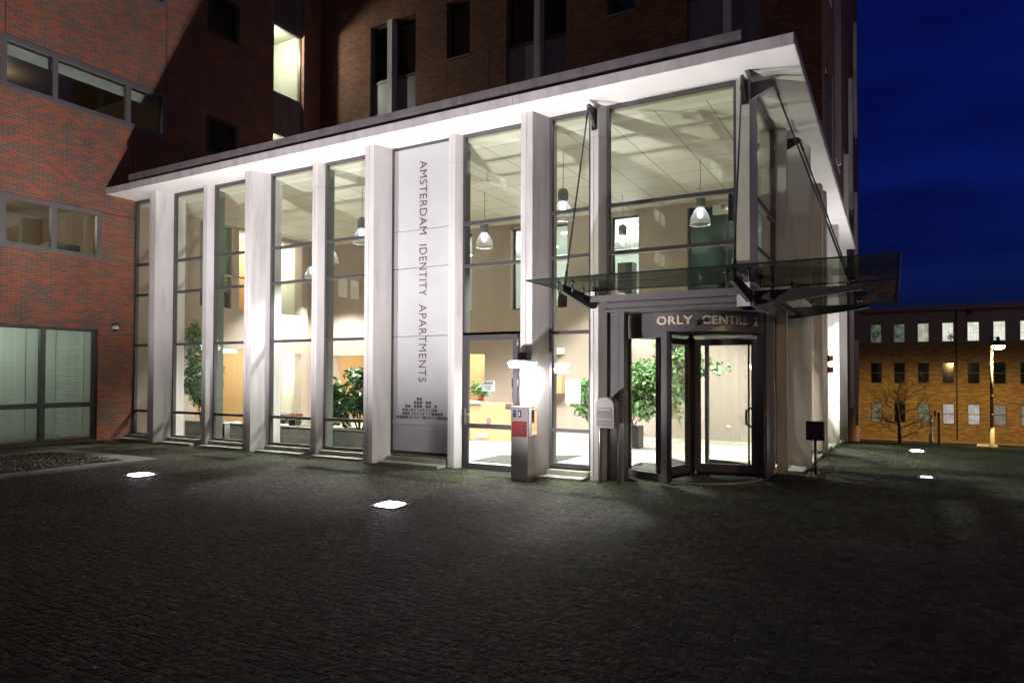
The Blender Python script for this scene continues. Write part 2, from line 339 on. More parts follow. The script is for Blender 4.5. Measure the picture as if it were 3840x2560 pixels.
def obj(name, mb, mt, parent=None, off=None):
    """link one mesh object; mb in world coordinates, or local ones when off=(0,0,0)"""
    me = bpy.data.meshes.new(name)
    o0 = Vector((0, 0, 0))
    if parent is not None and off is None:
        p = parent
        while p is not None: o0 += Vector(p.location); p = p.parent
    me.from_pydata([(x-o0.x, y-o0.y, z-o0.z) for x, y, z in mb.v], [], mb.f)
    me.validate(); me.update()
    if len(me.polygons) == len(mb.sm): me.polygons.foreach_set('use_smooth', mb.sm)
    me.materials.append(MT[mt] if isinstance(mt, str) else mt)
    o = bpy.data.objects.new(name, me); COL.objects.link(o)
    if parent is not None: o.parent = parent
    return o
def tag(o, label, cat, group=None):
    o['label'] = label; o['category'] = cat
    if group: o['group'] = group
    return o
def thing(name, label, cat, loc=(0, 0, 0), group=None, rz=0):
    o = bpy.data.objects.new(name, None); COL.objects.link(o); o.location = loc; o.rotation_euler = (0, 0, rz)
    o.empty_display_size = .2
    return tag(o, label, cat, group)
def struct(name, mb, mt, kind='structure'):
    o = obj(name, mb, mt); o['kind'] = kind; return o
def copy_tree(o, parent=None, loc=None):
    c = o.copy(); COL.objects.link(c); c.parent = parent
    if loc is not None: c.location = loc
    for ch in list(o.children): copy_tree(ch, c)
    return c
def light(kind, loc, power, col, parent=None, **kw):
    d = bpy.data.lights.new('lamp_light', kind); d.energy = power; d.color = col
    for k, v in kw.items():
        if k != 'aim': setattr(d, k, v)
    o = bpy.data.objects.new('lamp_light', d); COL.objects.link(o); o.location = loc
    if 'aim' in kw: o.rotation_euler = Vector(kw['aim']).to_track_quat('-Z', 'Y').to_euler()
    if parent is not None:
        o.parent = parent; o.location = Vector(loc) - Vector(parent.location)
    return o
def text_mesh(txt, thick=.004, offset=0, bold=False, spacing=1.0):
    c = bpy.data.curves.new('txt', 'FONT'); c.body = txt; c.extrude = thick/2; c.offset = offset; c.space_character = spacing; c.resolution_u = 4
    o = bpy.data.objects.new('txt', c); COL.objects.link(o)
    me = bpy.data.meshes.new_from_object(o.evaluated_get(bpy.context.evaluated_depsgraph_get()))
    vs = [tuple(v.co) for v in me.vertices]; fs = [tuple(p.vertices) for p in me.polygons]
    bpy.data.objects.remove(o); bpy.data.curves.remove(c); bpy.data.meshes.remove(me)
    return vs, fs
def fit_text(txt, fn, w, h, thick=.004, offset=0, spacing=1.0):
    """text scaled into w x h, each vertex mapped by fn(u, v, t)"""
    vs, fs = text_mesh(txt, thick, offset, spacing=spacing)
    x0 = min(v[0] for v in vs); x1 = max(v[0] for v in vs); y0 = min(v[1] for v in vs); y1 = max(v[1] for v in vs)
    mb = MB(); mb.add([fn((x-x0)/(x1-x0)*w, (y-y0)/(y1-y0)*h, z) for x, y, z in vs], fs); return mb
#BODY
# ---------------------------------------------------------------- ground
def gz(x, y): return -.0055*(max(-22, min(x, 6))+6) - .0019*max(0, y-10.6)**2
EDGE_Y = 28.6
def frange(a, b, n): return [a+(b-a)*i/n for i in range(n+1)]
gxs = sorted(set(frange(-30, -17.95, 8) + frange(-17.95, -4.33, 12) + frange(-4.33, -1.95, 3) + frange(-1.95, 34, 24)))
gys = sorted(set(frange(-12, 4, 8) + frange(4, 8.25, 4) + frange(8.25, 11.12, 3) + frange(11.12, 13.7, 4) + frange(13.7, EDGE_Y, 14)))
g = MB()
for i in range(len(gxs)-1):
    for j in range(len(gys)-1):
        cx, cy = (gxs[i]+gxs[i+1])/2, (gys[j]+gys[j+1])/2
        if cy > 11.12 and cx < -4.33: continue
        if cy > 13.7 and cx < -1.95: continue
        a, b, c, d = gxs[i], gxs[i+1], gys[j], gys[j+1]
        g.add([(a, c, gz(a, c)), (b, c, gz(b, c)), (b, d, gz(b, d)), (a, d, gz(a, d))], [(0, 1, 2, 3)], True)
g.box(-30, 34, EDGE_Y, EDGE_Y+.3, -4, gz(0, EDGE_Y)-.002)
struct('plaza', g, 'cobble')
struct('street', MB().box(-300, 400, EDGE_Y+.3, 600, -4.2, -3.8), 'asphalt')
# bed of pebbles sunk behind a stone kerb, and the mossy strip round it
struct('mossy_strip', MB().add([(-17.95, 3, gz(-18, 3)+.006), (-16.5, 3, gz(-16, 3)+.006), (-16.7, 9.3, gz(-16, 8)+.006), (-17.1, 10.66, gz(-17, 8)+.006), (-17.95, 10.66, gz(-18, 8)+.006)], [(0, 1, 2, 3, 4)]), 'moss')
k = MB(); kz = .085
k.prism([(-16.62, 2), (-16.22, 2), (-16.22, 8.12), (-13.42, 8.12), (-13.42, 2), (-13.06, 2), (-13.06, 8.62), (-16.62, 8.62)], -.1, kz)
struct('stone_kerb', k, 'kerb')
struct('bed_soil', MB().box(-16.22, -13.42, 2, 8.12, gz(-15, 5)+.008, gz(-15, 5)+.014), 'soil')
pb = MB()
def pebble(x, y, z, r):
    a = random.random()*6.3; c, s = math.cos(a), math.sin(a); sx, sy, sz = r*random.uniform(.8, 1.4), r*random.uniform(.6, 1), r*random.uniform(.4, .75)
    vs = []
    for dz, rad, n, o in ((-.7, .6, 5, 0), (.1, 1, 5, .6), (.75, .55, 5, 0)):
        for q in range(n):
            t = o+2*PI*q/n; px, py = sx*rad*math.cos(t)*random.uniform(.85, 1.1), sy*rad*math.sin(t)
            vs.append((x+px*c-py*s, y+px*s+py*c, z+sz*dz))
    f = [(0, 1, 2, 3, 4)[::-1], (10, 11, 12, 13, 14)] + [(i*5+q, i*5+(q+1) % 5, i*5+5+(q+1) % 5, i*5+5+q) for i in (0, 1) for q in range(5)]
    pb.add(vs, f, True)
for _ in range(2600): pebble(random.uniform(-16.2, -13.45), random.uniform(5.2, 8.1), gz(-15, 5)+.02+random.random()*.03, random.uniform(.016, .04))
for _ in range(500): pebble(random.uniform(-17.9, -17.6), random.uniform(6, 10.6), gz(-17.8, 5)+.02, random.uniform(.015, .035))
struct('pebbles', pb, 'pebble', 'stuff')

# ---------------------------------------------------------------- glazed entrance pavilion
P = thing('entrance_pavilion', 'white marble pier entrance hall with tall glazing and a flat overhanging roof', 'building', (-10, 14, 0))
def big_pier(x0):
    m = MB(); y = 10.64
    m.prism([(x0, y), (x0+.10, y), (x0+.10, y+.014), (x0+.118, y+.014), (x0+.118, y), (x0+.225, y+.015), (x0+.36, 11.09), (x0-.12, 11.09), ], -.25, 6.489)
    obj('pier', m, 'marble', P)
    obj('inner_pier', MB().box(x0-.1, x0+.34, 11.17, 11.42, 0, 6.4), 'marble', P)
def small_pier(x0):
    m = MB(); y = 10.93
    for a, b in ((-.25, 2.965), (2.973, 5.935), (5.943, 6.489)):
        m.prism([(x0, y), (x0+.055, y), (x0+.055, y+.01), (x0+.067, y+.01), (x0+.067, y), (x0+.14, y+.01), (x0+.24, 11.09), (x0-.04, 11.09)], a, b)
    m.prism([(x0+.008, y+.012), (x0+.13, y+.02), (x0+.22, 11.085), (x0-.03, 11.085)], -.2, 6.48)
    obj('pier', m, 'marble', P)
    obj('inner_mullion', MB().box(x0-.02, x0+.2, 11.17, 11.40, 0, 6.4), 'alu_inner', P)
for x in (-16.64, -13.04, -9.43, -5.79): big_pier(x)
for x in (-14.92, -11.2, -7.55, -4.57): small_pier(x)
m = MB()
for a, b in ((2.89, 5.836), (5.844, 6.489)): m.box(-2.14, -1.94, 11.03, 11.7, a, b)
m.box(-2.13, -1.95, 11.04, 11.69, 2.9, 6.48); obj('pier', m, 'marble', P)
def side_pier(y0, tip, w, back):
    m = MB(); g0 = gz(-1.5, y0)-.3
    m.prism([(tip, y0+.0), (tip, y0+w*.45), (tip-.014, y0+w*.45), (tip-.014, y0+w*.52), (tip, y0+w*.52), (tip, y0+w), (-1.93, y0+w+back), (-1.93, y0-back)], g0, 6.489)
    obj('pier', m, 'marble', P)
for y in (14.95, 18.9, 23.2, 27.4): side_pier(y, -1.46, .23, .06)
for y in (13.72, 17.05, 21.1, 25.3): side_pier(y, -1.75, .14, .03)
# glazing
GY0, GY1 = 11.07, 11.16
TR = (4.74, 3.92, 2.57, .82)
def bay(x0, x1, z0=.18, z1=6.489, tr=TR, name='window'):
    m = MB().frame('y', GY0, GY1, x0, x1, z0, z1, .05, (), tr, .062)
    if z0 < 1: m.box(x0, x1, GY0+.02, GY1, z0-.12, z0-.012); m.box(x0, x1, GY0-.012, GY0, z0-.004, z0+.03)
    o = obj(name, m, 'alu', P)
    obj('glass', MB().box(x0+.05, x1-.05, 11.11, 11.118, z0+.05, z1-.05), 'glass', o)
    return o
for a, b in ((-17.95, -16.76), (-16.28, -14.96), (-14.68, -13.16), (-12.68, -11.24), (-10.96, -9.55), (-5.43, -4.61)): bay(a, b)
bay(-7.31, -5.91, 2.57, 6.489, (4.74, 3.92)); bay(-4.33, -2.14, 3.05, 6.489, (4.74, 3.92))
def sbay(y0, y1, z0=.1, z1=6.489, tr=TR):
    g0 = z0 if z0 > 1 else gz(-2, y0)+.15
    o = obj('window', MB().frame('x', -2.03, -1.94, y0, y1, g0, z1, .05, (), [t for t in tr if t > g0+.2], .062), 'alu', P)
    obj('glass', MB().box(-1.99, -1.982, y0+.05, y1-.05, g0+.05, z1-.05), 'glass', o)
sbay(11.7, 13.69, 3.0, tr=(4.74, 3.92)); sbay(13.89, 14.89)
for a, b in ((15.24, 17.02), (17.22, 18.84), (19.19, 21.07), (21.27, 23.14), (23.49, 25.27), (25.47, 27.34)): sbay(a, b)
# stone steps under the windows
for a, b in ((-17.94, -16.77), (-16.27, -14.96), (-14.67, -13.17), (-12.67, -11.25), (-10.95, -9.56), (-9.06, -7.6), (-5.42, -4.62)):
    n = max(1, round((b-a)/.8)); st = MB(); h = gz(a, 10)
    for i in range(n):
        p, q = a+(b-a)*i/n+.004, a+(b-a)*(i+1)/n-.004
        st.box(p, q, 10.66, 10.93, -.1, h+.045); st.box(p, q, 10.934, 11.068, -.1, h+.13)
    obj('step', st, 'step', P)
for a, b in ((13.95, 14.85), (15.28, 17.0), (17.24, 18.8), (19.2, 21.0), (21.3, 23.1), (23.5, 25.3), (25.5, 27.3)):
    h = gz(-1.6, (a+b)/2); obj('step', MB().box(-1.93, -1.50, a, b, -.9, h+.05), 'step', P)
# roof, fascia and coping
roof = obj('roof', MB().box(-17.94, -1.21, 10.285, 28, 6.492, 6.655), 'soffit', P)
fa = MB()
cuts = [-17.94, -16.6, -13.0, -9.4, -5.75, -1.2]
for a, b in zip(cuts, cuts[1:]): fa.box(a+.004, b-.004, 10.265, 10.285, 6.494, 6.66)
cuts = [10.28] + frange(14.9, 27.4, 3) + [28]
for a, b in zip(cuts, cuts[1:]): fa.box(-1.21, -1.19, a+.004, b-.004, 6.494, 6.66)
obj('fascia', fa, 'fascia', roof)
cp = MB(); cuts = frange(-17.0, -1.92, 6)
for a, b in zip(cuts, cuts[1:]): cp.box(a+.003, b-.003, 10.298, 10.5, 6.662, 6.765); cp.box(a+.003, b-.003, 10.288, 10.52, 6.772, 6.885)
cp.box(-17, -1.93, 10.4, 10.6, 6.66, 6.88)
cp.box(-2.07, -1.93, 10.505, 18.05, 6.662, 6.76); cp.box(-2.09, -1.90, 10.525, 18.05, 6.77, 6.885)
obj('coping', cp, 'coping', roof)
# interior shell
obj('floor', MB().box(-17.94, -4.6, 11.17, 18.1, -.3, 0).box(-4.6, -2.04, 13.75, 18.1, -.3, 0).box(-17.9, -11, 18.1, 20.6, -.3, -.001).box(-21.5, -17.94, 12.6, 17.4, -.3, -.002), 'floor', P)
obj('ceiling', MB().box(-17.9, -2.05, 11.45, 18.08, 6.40, 6.43), 'ceiling', P)
obj('ceiling_border', MB().box(-17.94, -2.04, 11.165, 11.45, 6.395, 6.44).box(-2.3, -2.05, 11.45, 18, 6.385, 6.39), 'in_white', P)
BW = MB().wall('y', 18.1, 18.45, -18.2, -1.5, 0, 6.49, [(-17.48, -11.12, -1, 2.47), (-12.55, -11.6, 3.79, 6.29), (-10.2, -8.3, 3.79, 6.29), (-6.97, -6.13, 3.79, 6.29), (-4.78, -2.85, 3.79, 6.29), (-15.83, -13.87, 3.79, 6.29)])
obj('back_wall', BW, 'in_wall', P)
LWL = MB().wall('x', -17.94, -18.3, 11.17, 17.32, 0, 6.49, [(12.95, 15.6, -1, 2.58), (16.24, 17.06, -1, 2.52), (13.06, 14.15, 3.85, 6.35), (14.44, 15.5, 3.85, 6.34), (15.73, 17.05, 3.82, 6.26)])
LWL.box(-18.5, -18.2, 17.32, 18.1, 0, 6.49)
obj('side_wall', LWL, 'in_wall', P)
sk = MB().box(-11.1, -2.1, 18.08, 18.098, 0, .12); obj('skirting', sk, 'in_white', P)
obj('pipe_rail', MB().tube([(-17.8, 12.96, 4.83), (-17.8, 14.66, 4.82)], .025), 'steel', P)
def inside_window(axis, a, b, z0, z1, d, us=(), mt='alu_dark', pane='glass'):
    o = obj('inner_window', MB().frame(axis, d, d+.05, a, b, z0, z1, .06, us, (), .06), mt, P)
    w = MB().box(a+.05, b-.05, d+.02, d+.026, z0+.05, z1-.05) if axis == 'y' else MB().box(d+.02, d+.026, a+.05, b-.05, z0+.05, z1-.05)
    obj('glass', w, pane, o)
inside_window('y', -12.55, -11.6, 3.79, 6.29, 18.3); inside_window('y', -10.2, -8.3, 3.79, 6.29, 18.3, (-9.25,))
inside_window('y', -6.97, -6.13, 3.79, 6.29, 18.3); inside_window('y', -4.78, -2.85, 3.79, 6.29, 18.3, (-3.8,), pane='glass_dark'); inside_window('y', -15.83, -13.87, 3.79, 6.29, 18.3, (-14.8,))
bl = MB()
for i in range(46): bl.box(-18.12, -18.08, 13.08, 14.13, 4.35+i*.043, 4.35+i*.043+.03)
obj('window_blind', bl, 'blinds_green', P)
obj('dark_panel', MB().box(-18.1, -18.06, 13.06, 14.15, 3.86, 4.28), 'aubergine', P)
obj('poster_board', MB().box(-18.78, -18.22, 18.05, 18.095, .85, 1.95), 'paper', P)
# rooms opening off the hall
def room(name, x0, x1, y0, y1, z0, z1, skip, mt='office', cmt='office_ceiling', parent=P, floor=True):
    """shell of a room; skip = side left open: '+x','-x','-y' """
    t = .05; m = MB()
    if skip != '-x': m.box(x0-t, x0, y0, y1, z0, z1)
    if skip != '+x': m.box(x1, x1+t, y0, y1, z0, z1)
    if skip != '-y': m.box(x0-t, x1+t, y0-t, y0, z0, z1)
    m.box(x0-t, x1+t, y1, y1+t, z0, z1)
    if floor: m.box(x0, x1, y0, y1, z0-t, z0)
    obj(name, m, mt, parent)
    obj(name+'_ceiling', MB().box(x0, x1, y0, y1, z1, z1+t), cmt, parent)
room('office_room', -16.5, -5.4, 18.46, 24.5, 3.3, 6.36, '-y')
room('office_room', -5.3, -1.8, 18.46, 24.5, 3.3, 6.36, '-y')
for x in (-14, -11.6, -9.2, -6.8):
    for y in (19.6, 21.6, 23.4): obj('strip_light', MB().box(x, x+1.3, y, y+.1, 6.30, 6.35), 'tube', P)

light('POINT', (-11.8, 21, 5.9), 420, (.86, .95, 1), P, shadow_soft_size=.5)
light('POINT', (-7.6, 21, 5.9), 420, (.86, .95, 1), P, shadow_soft_size=.5)
light('POINT', (-3.6, 22, 5.9), 34, (.88, 1, .95), P, shadow_soft_size=.5)
room('side_room', -7.0, -2.06, 18.5, 27.9, -.3, 3.2, '+x', 'office', 'in_white')
for yy in (20.3, 24.4): light('POINT', (-2.9, yy, 2.6), 800, (.92, 1, .86), P, shadow_soft_size=.12)
room('lobby', -17.9, -11.0, 18.46, 20.6, 0, 2.62, '-y', 'wood', 'in_white', floor=False)
light('POINT', (-13, 19.5, 2.3), 105, (1, .9, .75), P, shadow_soft_size=.15); light('POINT', (-16, 19.5, 2.3), 105, (1, .9, .75), P, shadow_soft_size=.15)
room('lift_lobby', -21.0, -18.32, 12.7, 15.75, 0, 2.66, '+x', 'wood', 'in_white', floor=False)
light('POINT', (-19.6, 14.2, 2.4), 130, (1, .92, .78), P, shadow_soft_size=.15)
obj('ceiling_lamp', MB().box(-19.0, -18.6, 14.5, 14.9, 2.50, 2.62), 'lamp_glow', P)
obj('lift_panel', MB().box(-20.99, -20.96, 14.5, 14.62, 1.0, 1.9), 'white', P); obj('lift_display', MB().box(-20.98, -20.94, 14.51, 14.61, 1.65, 1.88), 'red', P)
room('stair_room', -20.5, -18.32, 16.1, 17.3, 0, 2.6, '+x', 'in_white', 'in_white', floor=False)
light('POINT', (-19.2, 16.7, 2.2), 150, (.97, 1, .9), P, shadow_soft_size=.1)
obj('exit_sign', MB().box(-20.49, -20.46, 16.2, 16.35, 1.5, 1.68), 'sign_green', P)
room('upper_room', -20.5, -18.32, 14.2, 15.65, 3.5, 6.4, '+x', 'wood', 'in_white')
light('POINT', (-19.4, 14.9, 6.0), 150, (1, .95, .8), P, shadow_soft_size=.1)
room('upper_room', -20.5, -18.32, 15.72, 17.3, 3.5, 6.4, '+x', 'in_white', 'in_white')
light('POINT', (-19.4, 16.5, 5.9), 140, (1, 1, .88), P, shadow_soft_size=.1)
# sign panel bay
m = MB()
zs = [.25, .80, 2.585, 3.975, 4.745, 6.44]
for a, b in zip(zs, zs[1:]): m.box(-9.02, -7.62, 11.085, 11.11, a+.006, b-.006)
sp = obj('sign_panel', m, 'screen', P)
m = MB().frame('y', GY0, GY1, -9.07, -7.58, .18, 6.489, .05, (), (), .06); m.box(-9.02, -7.63, 11.11, 11.16, .23, 6.44); m.box(-9.07, -7.58, GY0+.02, GY1, .06, .17)
obj('sign_frame', m, 'alu_dark', sp)
obj('ledge', MB().box(-9.02, -7.63, 11.07, 11.084, .80, .86), 'screen', sp)
for wd_, z1_, z0_ in (('AMSTERDAM', 6.14, 4.64), ('IDENTITY', 4.435, 3.395), ('APARTMENTS', 3.227, 1.66)):
    obj('lettering', fit_text(wd_, lambda u, v, t, z1_=z1_: (-8.37+v, 11.082-t, z1_-u), z1_-z0_, .185, .004, 0, 1.1), 'letter', sp)
lg = MB(); px, pz = .0727, .0745; LX, LZ = -8.92, .915
def cellbox(c, r): lg.box(LX+c*px, LX+c*px+.056, 11.078, 11.084, LZ+r*pz, LZ+r*pz+.058)
for c in (0, 1, 2, 3, 14, 15, 16): cellbox(c, 0)
lg.box(LX+17*px, LX+17*px+.03, 11.078, 11.084, LZ, LZ+.058)
for c in (2, 3, 12, 13, 14, 15): cellbox(c, 1)
for c in (2, 3, 13): cellbox(c, 2)
for c in (3, 4, 6, 7, 8, 10, 11, 13): cellbox(c, 3)
for c in (6, 7, 8, 10, 11): cellbox(c, 4)
for c in (7, 8): cellbox(c, 5)
for r, w in ((0, 'APARTMENTS'), (1, 'IDENTITY'), (2, 'AMSTERDAM')):
    for i, ch in enumerate(w):
        x = LX+(4+i)*px; z = LZ+r*pz
        t = fit_text(ch, lambda u, v, t, x=x, z=z: (x+u, 11.082-t, z+v), .058 if ch != 'I' else .03, .058, .004, .006)
        lg.add(t.v, t.f)
obj('logo', lg, 'letter', sp)
# glazed side door
D = MB().frame('y', GY0, GY1, -7.31, -5.93, -.03, 2.62, .045, (-6.05,), (), .035)
door = obj('door', MB().frame('y', 11.055, 11.115, -7.262, -6.075, .012, 2.565, .10, (), (.83,), .09), 'alu', P)
obj('door_frame', D, 'alu', P); obj('door_glass', MB().box(-7.17, -6.17, 11.085, 11.09, .1, 2.47), 'glass_door', door); obj('side_glass', MB().box(-6.03, -5.98, 11.11, 11.116, 0, 2.58), 'glass', P)
obj('door_handle', MB().box(-7.235, -7.20, 11.03, 11.055, .86, 1.16).tube([(-7.22, 11.03, 1.05), (-7.22, 10.99, 1.05), (-7.09, 10.99, 1.05)], .011), 'steel', door)
h = MB()
for z in (.35, 1.6, 2.0, 2.35): h.tube([(-6.07, 11.05, z), (-6.07, 11.05, z+.13)], .014)
obj('hinge', h, 'steel', door)
obj('door_sill', MB().box(-7.31, -5.93, 10.98, 11.16, -.06, .008), 'alu_dark', P)
# ---------------------------------------------------------------- revolving door
RX, RY, RR = -3.28, 12.65, 1.25
R = thing('revolving_door', 'three winged revolving door in a dark steel drum under the bronze building name', 'revolving door', (RX, RY, 0))
obj('drum_band', MB().arc_wall(RX, RY, 1.20, 1.29, -180, 180, 2.55, 2.88, 72), 'steel_band', R)
obj('drum_ceiling', MB().lathe([(0, 2.53), (1.21, 2.53), (1.21, 2.56), (0, 2.56)], RX, RY, 0, 48), 'black', R)
obj('drum_floor', MB().lathe([(0, .004), (1.26, .004), (1.26, -.15)], RX, RY, 0, 48), 'mat_', R)
obj('threshold', MB().arc_wall(RX, RY, 1.255, 1.30, -93, -2, -.15, .012, 30), 'steel', R)
def post(a, w=4.5, mt='alu_light', r0=1.19, r1=1.30): obj('post', MB().arc_wall(RX, RY, r0, r1, a-w/2, a+w/2, -.1, 2.55, 4), mt, R)
post(-95.5, 4.5); post(-92, 2.2, 'black'); post(-2, 4, 'black'); post(.8, 1.5, 'steel_band', 1.2, 1.31); post(-138, 3, 'alu_light'); post(90, 3); post(176, 3)
for a, b in ((-136.5, -98), (178, 222), (30, 88)):
    s = obj('curved_screen', MB().arc_wall(RX, RY, 1.22, 1.27, a, b, -.06, .13, 14).arc_wall(RX, RY, 1.22, 1.27, a, b, 2.46, 2.55, 14), 'alu_light', R)
    obj('glass', MB().arc_wall(RX, RY, 1.242, 1.25, a, b, .13, 2.46, 14), 'glass_door', s)
obj('drum_panel', MB().arc_wall(RX, RY, 1.22, 1.27, 2, 30, -.06, 2.55, 10), 'steel_band', R)
obj('centre_column', MB().tube([(RX, RY, 0), (RX, RY, 2.53)], .04, 16), 'steel', R)
def wing(ang):
    t = math.radians(ang); c, s = math.cos(t), math.sin(t)
    def B(mb, r0, r1, z0, z1, th=.03, off=0):
        nx, ny = -s, c
        mb.slab([(RX+c*r+nx*(off-th), RY+s*r+ny*(off-th), z) for r, z in ((r0, z0), (r1, z0), (r1, z1), (r0, z1))], (nx*2*th, ny*2*th, 0))
    m = MB(); B(m, .07, .18, .04, 2.47); B(m, 1.06, 1.185, .04, 2.47); B(m, .18, 1.06, .04, .19); B(m, .18, 1.06, 2.36, 2.47)
    o = obj('door_wing', m, 'alu_light', R)
    m = MB(); B(m, .18, 1.06, .19, 2.36, .004); obj('glass', m, 'glass_door', o)
    m = MB(); B(m, 1.0, 1.03, .19, 2.36, .02); B(m, .04, .07, .02, 2.5, .045); B(m, 1.185, 1.2, .04, 2.47, .02); B(m, .1, 1.18, .0, .04, .012); obj('seal', m, 'black', o)
    for sd in (-1, 1):
        f = lambda r, d, z: (RX+c*r-s*d*sd, RY+s*r+c*d*sd, z)
        obj('handle', MB().tube([f(1.06, .03, .88), f(1.06, .085, .88), f(.97, .10, .93), f(.97, .10, 1.17), f(1.06, .085, 1.22), f(1.06, .03, 1.22)], .016), 'black', o)
for a in (14, 134, -104): wing(a)
def band_text(txt, a0, a1):
    A0, A1 = math.radians(a0), math.radians(a1); w = (A1-A0)*1.292
    return fit_text(txt, lambda u, v, t: (RX+(1.294+t+.006)*math.cos(A0+u/1.292), RY+(1.294+t+.006)*math.sin(A0+u/1.292), 2.665+v), w, .145, .014, .025, 1.08)
MT['bronze'] = mat('bronze_letters', (.95, .80, .62), .5, 0)
for txt, a0, a1 in (('ORLY', -101.2, -73.8), ('CENTRE', -67.4, -30), ('2', -22.8, -17)):
    obj('lettering', band_text(txt, a0, a1), 'bronze', R)
for a in (-70.7, -27.0):
    t = math.radians(a); obj('sensor', MB().lathe([(0, -.06), (.035, -.05), (.055, -.02), (.06, 0), (0, .0)], RX+1.31*math.cos(t), RY+1.31*math.sin(t), 2.69, 14), 'black', R)
obj('push_button', MB().box(-1.985, -1.955, 12.62, 12.67, 1.1, 1.17), 'yellow', R); obj('push_button', MB().box(-1.985, -1.955, 12.62, 12.67, .78, .85), 'blue', R)
# metal lining of the corner recess, part of the pavilion
m = MB().box(-4.35, -1.88, 11.04, 13.68, 2.89, 2.945).box(-4.33, -1.90, 11.06, 13.66, 2.945, 3.05)
obj('door_canopy_plate', m, 'alu_light', P)
for q in ((-4.60, -4.36, 11.70, 11.74, -.1, 2.885), (-4.60, -4.57, 11.17, 11.695, -.1, 3), (-4.335, -4.14, 11.17, 11.21, -.1, 2.885), (-4.12, -4.035, 11.13, 11.24, -.1, 2.885), (-4.10, -4.06, 11.245, 11.42, -.1, 2.885), (-1.99, -1.955, 12.7, 13.69, -.2, 2.885), (-2.3, -1.995, 13.64, 13.69, 0, 2.885)):
    obj('metal_lining', MB().box(*q), 'alu_light', P)
dl = obj('recessed_light', MB().lathe([(0, 2.985), (.11, 2.985), (.11, 2.995), (0, 2.995)], -3.2, 14.35, 0, 16), 'lamp_glow', P)
obj('soffit_panel', MB().box(-4.57, -2.05, 13.76, 14.7, 3.0, 3.3), 'in_wall', P)
light('SPOT', (-3.2, 14.35, 2.96), 420, (1, .93, .84), P, spot_size=math.radians(130), spot_blend=.7, shadow_soft_size=.05, aim=(-.1, .75, -.6))
obj('bulkhead', MB().box(-4.6, -4.57, 11.17, 13.75, 3.051, 3.4).box(-4.57, -2.04, 13.70, 13.75, 2.95, 3.2).box(-4.57, -2.05, 11.17, 13.7, 3.06, 3.1), 'in_wall', P)
# ---------------------------------------------------------------- glass canopy on steel arms
CN = thing('glass_canopy', 'tinted glass rain canopy hung on steel rods round the building corner', 'canopy', (-2, 11, 3.25))
for (a, b, c, d) in ((-4.92, -1.875, 9.22, 10.92), (-1.863, .09, 9.22, 11.735), (-1.44, .09, 11.75, 15.45)):
    gp = obj('glass_panel', MB().box(a, b, c, d, 3.25, 3.262), 'glass_canopy', CN)
    e = .004
    obj('glass_edge', MB().box(a, b, c-e, c, 3.245, 3.267).box(a, b, d, d+e, 3.246, 3.266).box(a-e, a, c-e, d, 3.246, 3.266).box(b, b+e, c-e, d, 3.246, 3.266), 'glass_edge', gp)
def arm_y(x, yw): 
    obj('arm', MB().slab([(x-.03, yw, 2.96), (x-.03, yw, 3.12), (x-.03, yw-.25, 3.13), (x-.03, 9.66, 3.22), (x-.03, 9.58, 3.20), (x-.03, 9.60, 3.10), (x-.03, yw-.2, 2.93)], (.06, 0, 0)), 'black', CN)
def arm_x(y, xw):
    obj('arm', MB().slab([(xw, y-.03, 2.94), (xw, y-.03, 3.17), (-.42, y-.03, 3.17), (-.40, y-.03, 3.10), (xw+.3, y-.03, 2.95)], (0, .06, 0)), 'alu_dark', CN)
arm_y(-4.5, 10.93); arm_y(-1.93, 11.03); arm_x(11.45, -1.94); arm_x(14.6, -1.94)
obj('beam', MB().box(-4.44, -2.0, 10.56, 10.66, 3.03, 3.115).box(-4.44, -2.0, 10.54, 10.68, 3.115, 3.125), 'alu_light', CN)
obj('beam', MB().box(-1.78, -1.66, 11.1, 14.62, 3.0, 3.10), 'alu_dark', CN)
def clamp(x, y):
    o = obj('clamp', MB().lathe([(0, 3.235), (.045, 3.235), (.05, 3.245), (.05, 3.249), (0, 3.249)], x, y, 0, 14).lathe([(0, 3.266), (.045, 3.266), (.04, 3.285), (0, 3.285)], x, y, 0, 14).tube([(x, y, 3.1), (x, y, 3.3)], .014), 'black', CN)
for x, y in ((-4.62, 9.74), (-4.38, 9.74), (-4.6, 10.7), (-4.38, 10.7), (-2.02, 9.72), (-1.72, 9.72), (-2.0, 10.6), (-1.72, 10.6), (-1.4, 11.6), (-.55, 11.45), (-1.4, 14.7), (-.55, 14.6), (-.55, 11.9)): clamp(x, y)
def rod(a, b):
    a, b = Vector(a), Vector(b); d = (b-a).normalized()
    obj('rod', MB().tube([a, b], .014, 8).tube([a, a+d*.22], .024, 8).tube([b-d*.25, b], .022, 8).tube([b-d*.36, b-d*.33], .022, 8), 'rod', CN)
rod((-4.5, 10.66, 6.35), (-4.5, 9.72, 3.2)); rod((-2.0, 10.76, 6.36), (-1.93, 9.72, 3.2)); rod((-1.6, 11.15, 6.36), (-.55, 11.45, 3.16)); rod((-1.56, 14.15, 6.36), (-.55, 14.6, 3.16))
def brk_y(x, y0): obj('bracket', MB().slab([(x-.02, y0, 6.10), (x-.02, y0, 6.42), (x-.02, y0-.26, 6.42), (x-.02, y0-.31, 6.36), (x-.02, y0-.26, 6.30)], (.04, 0, 0)).box(x-.05, x+.05, y0-.012, y0, 6.05, 6.44), 'black', CN)
def brk_x(y, x0, x1): obj('bracket', MB().slab([(x0, y-.02, 6.15), (x0, y-.02, 6.42), (x1, y-.02, 6.42), (x1+.05, y-.02, 6.36), (x1, y-.02, 6.30)], (0, .04, 0)), 'black', CN)
brk_y(-4.5, 10.93); brk_y(-2.0, 11.03); brk_x(11.15, -1.94, -1.62); brk_x(14.15, -1.93, -1.58)
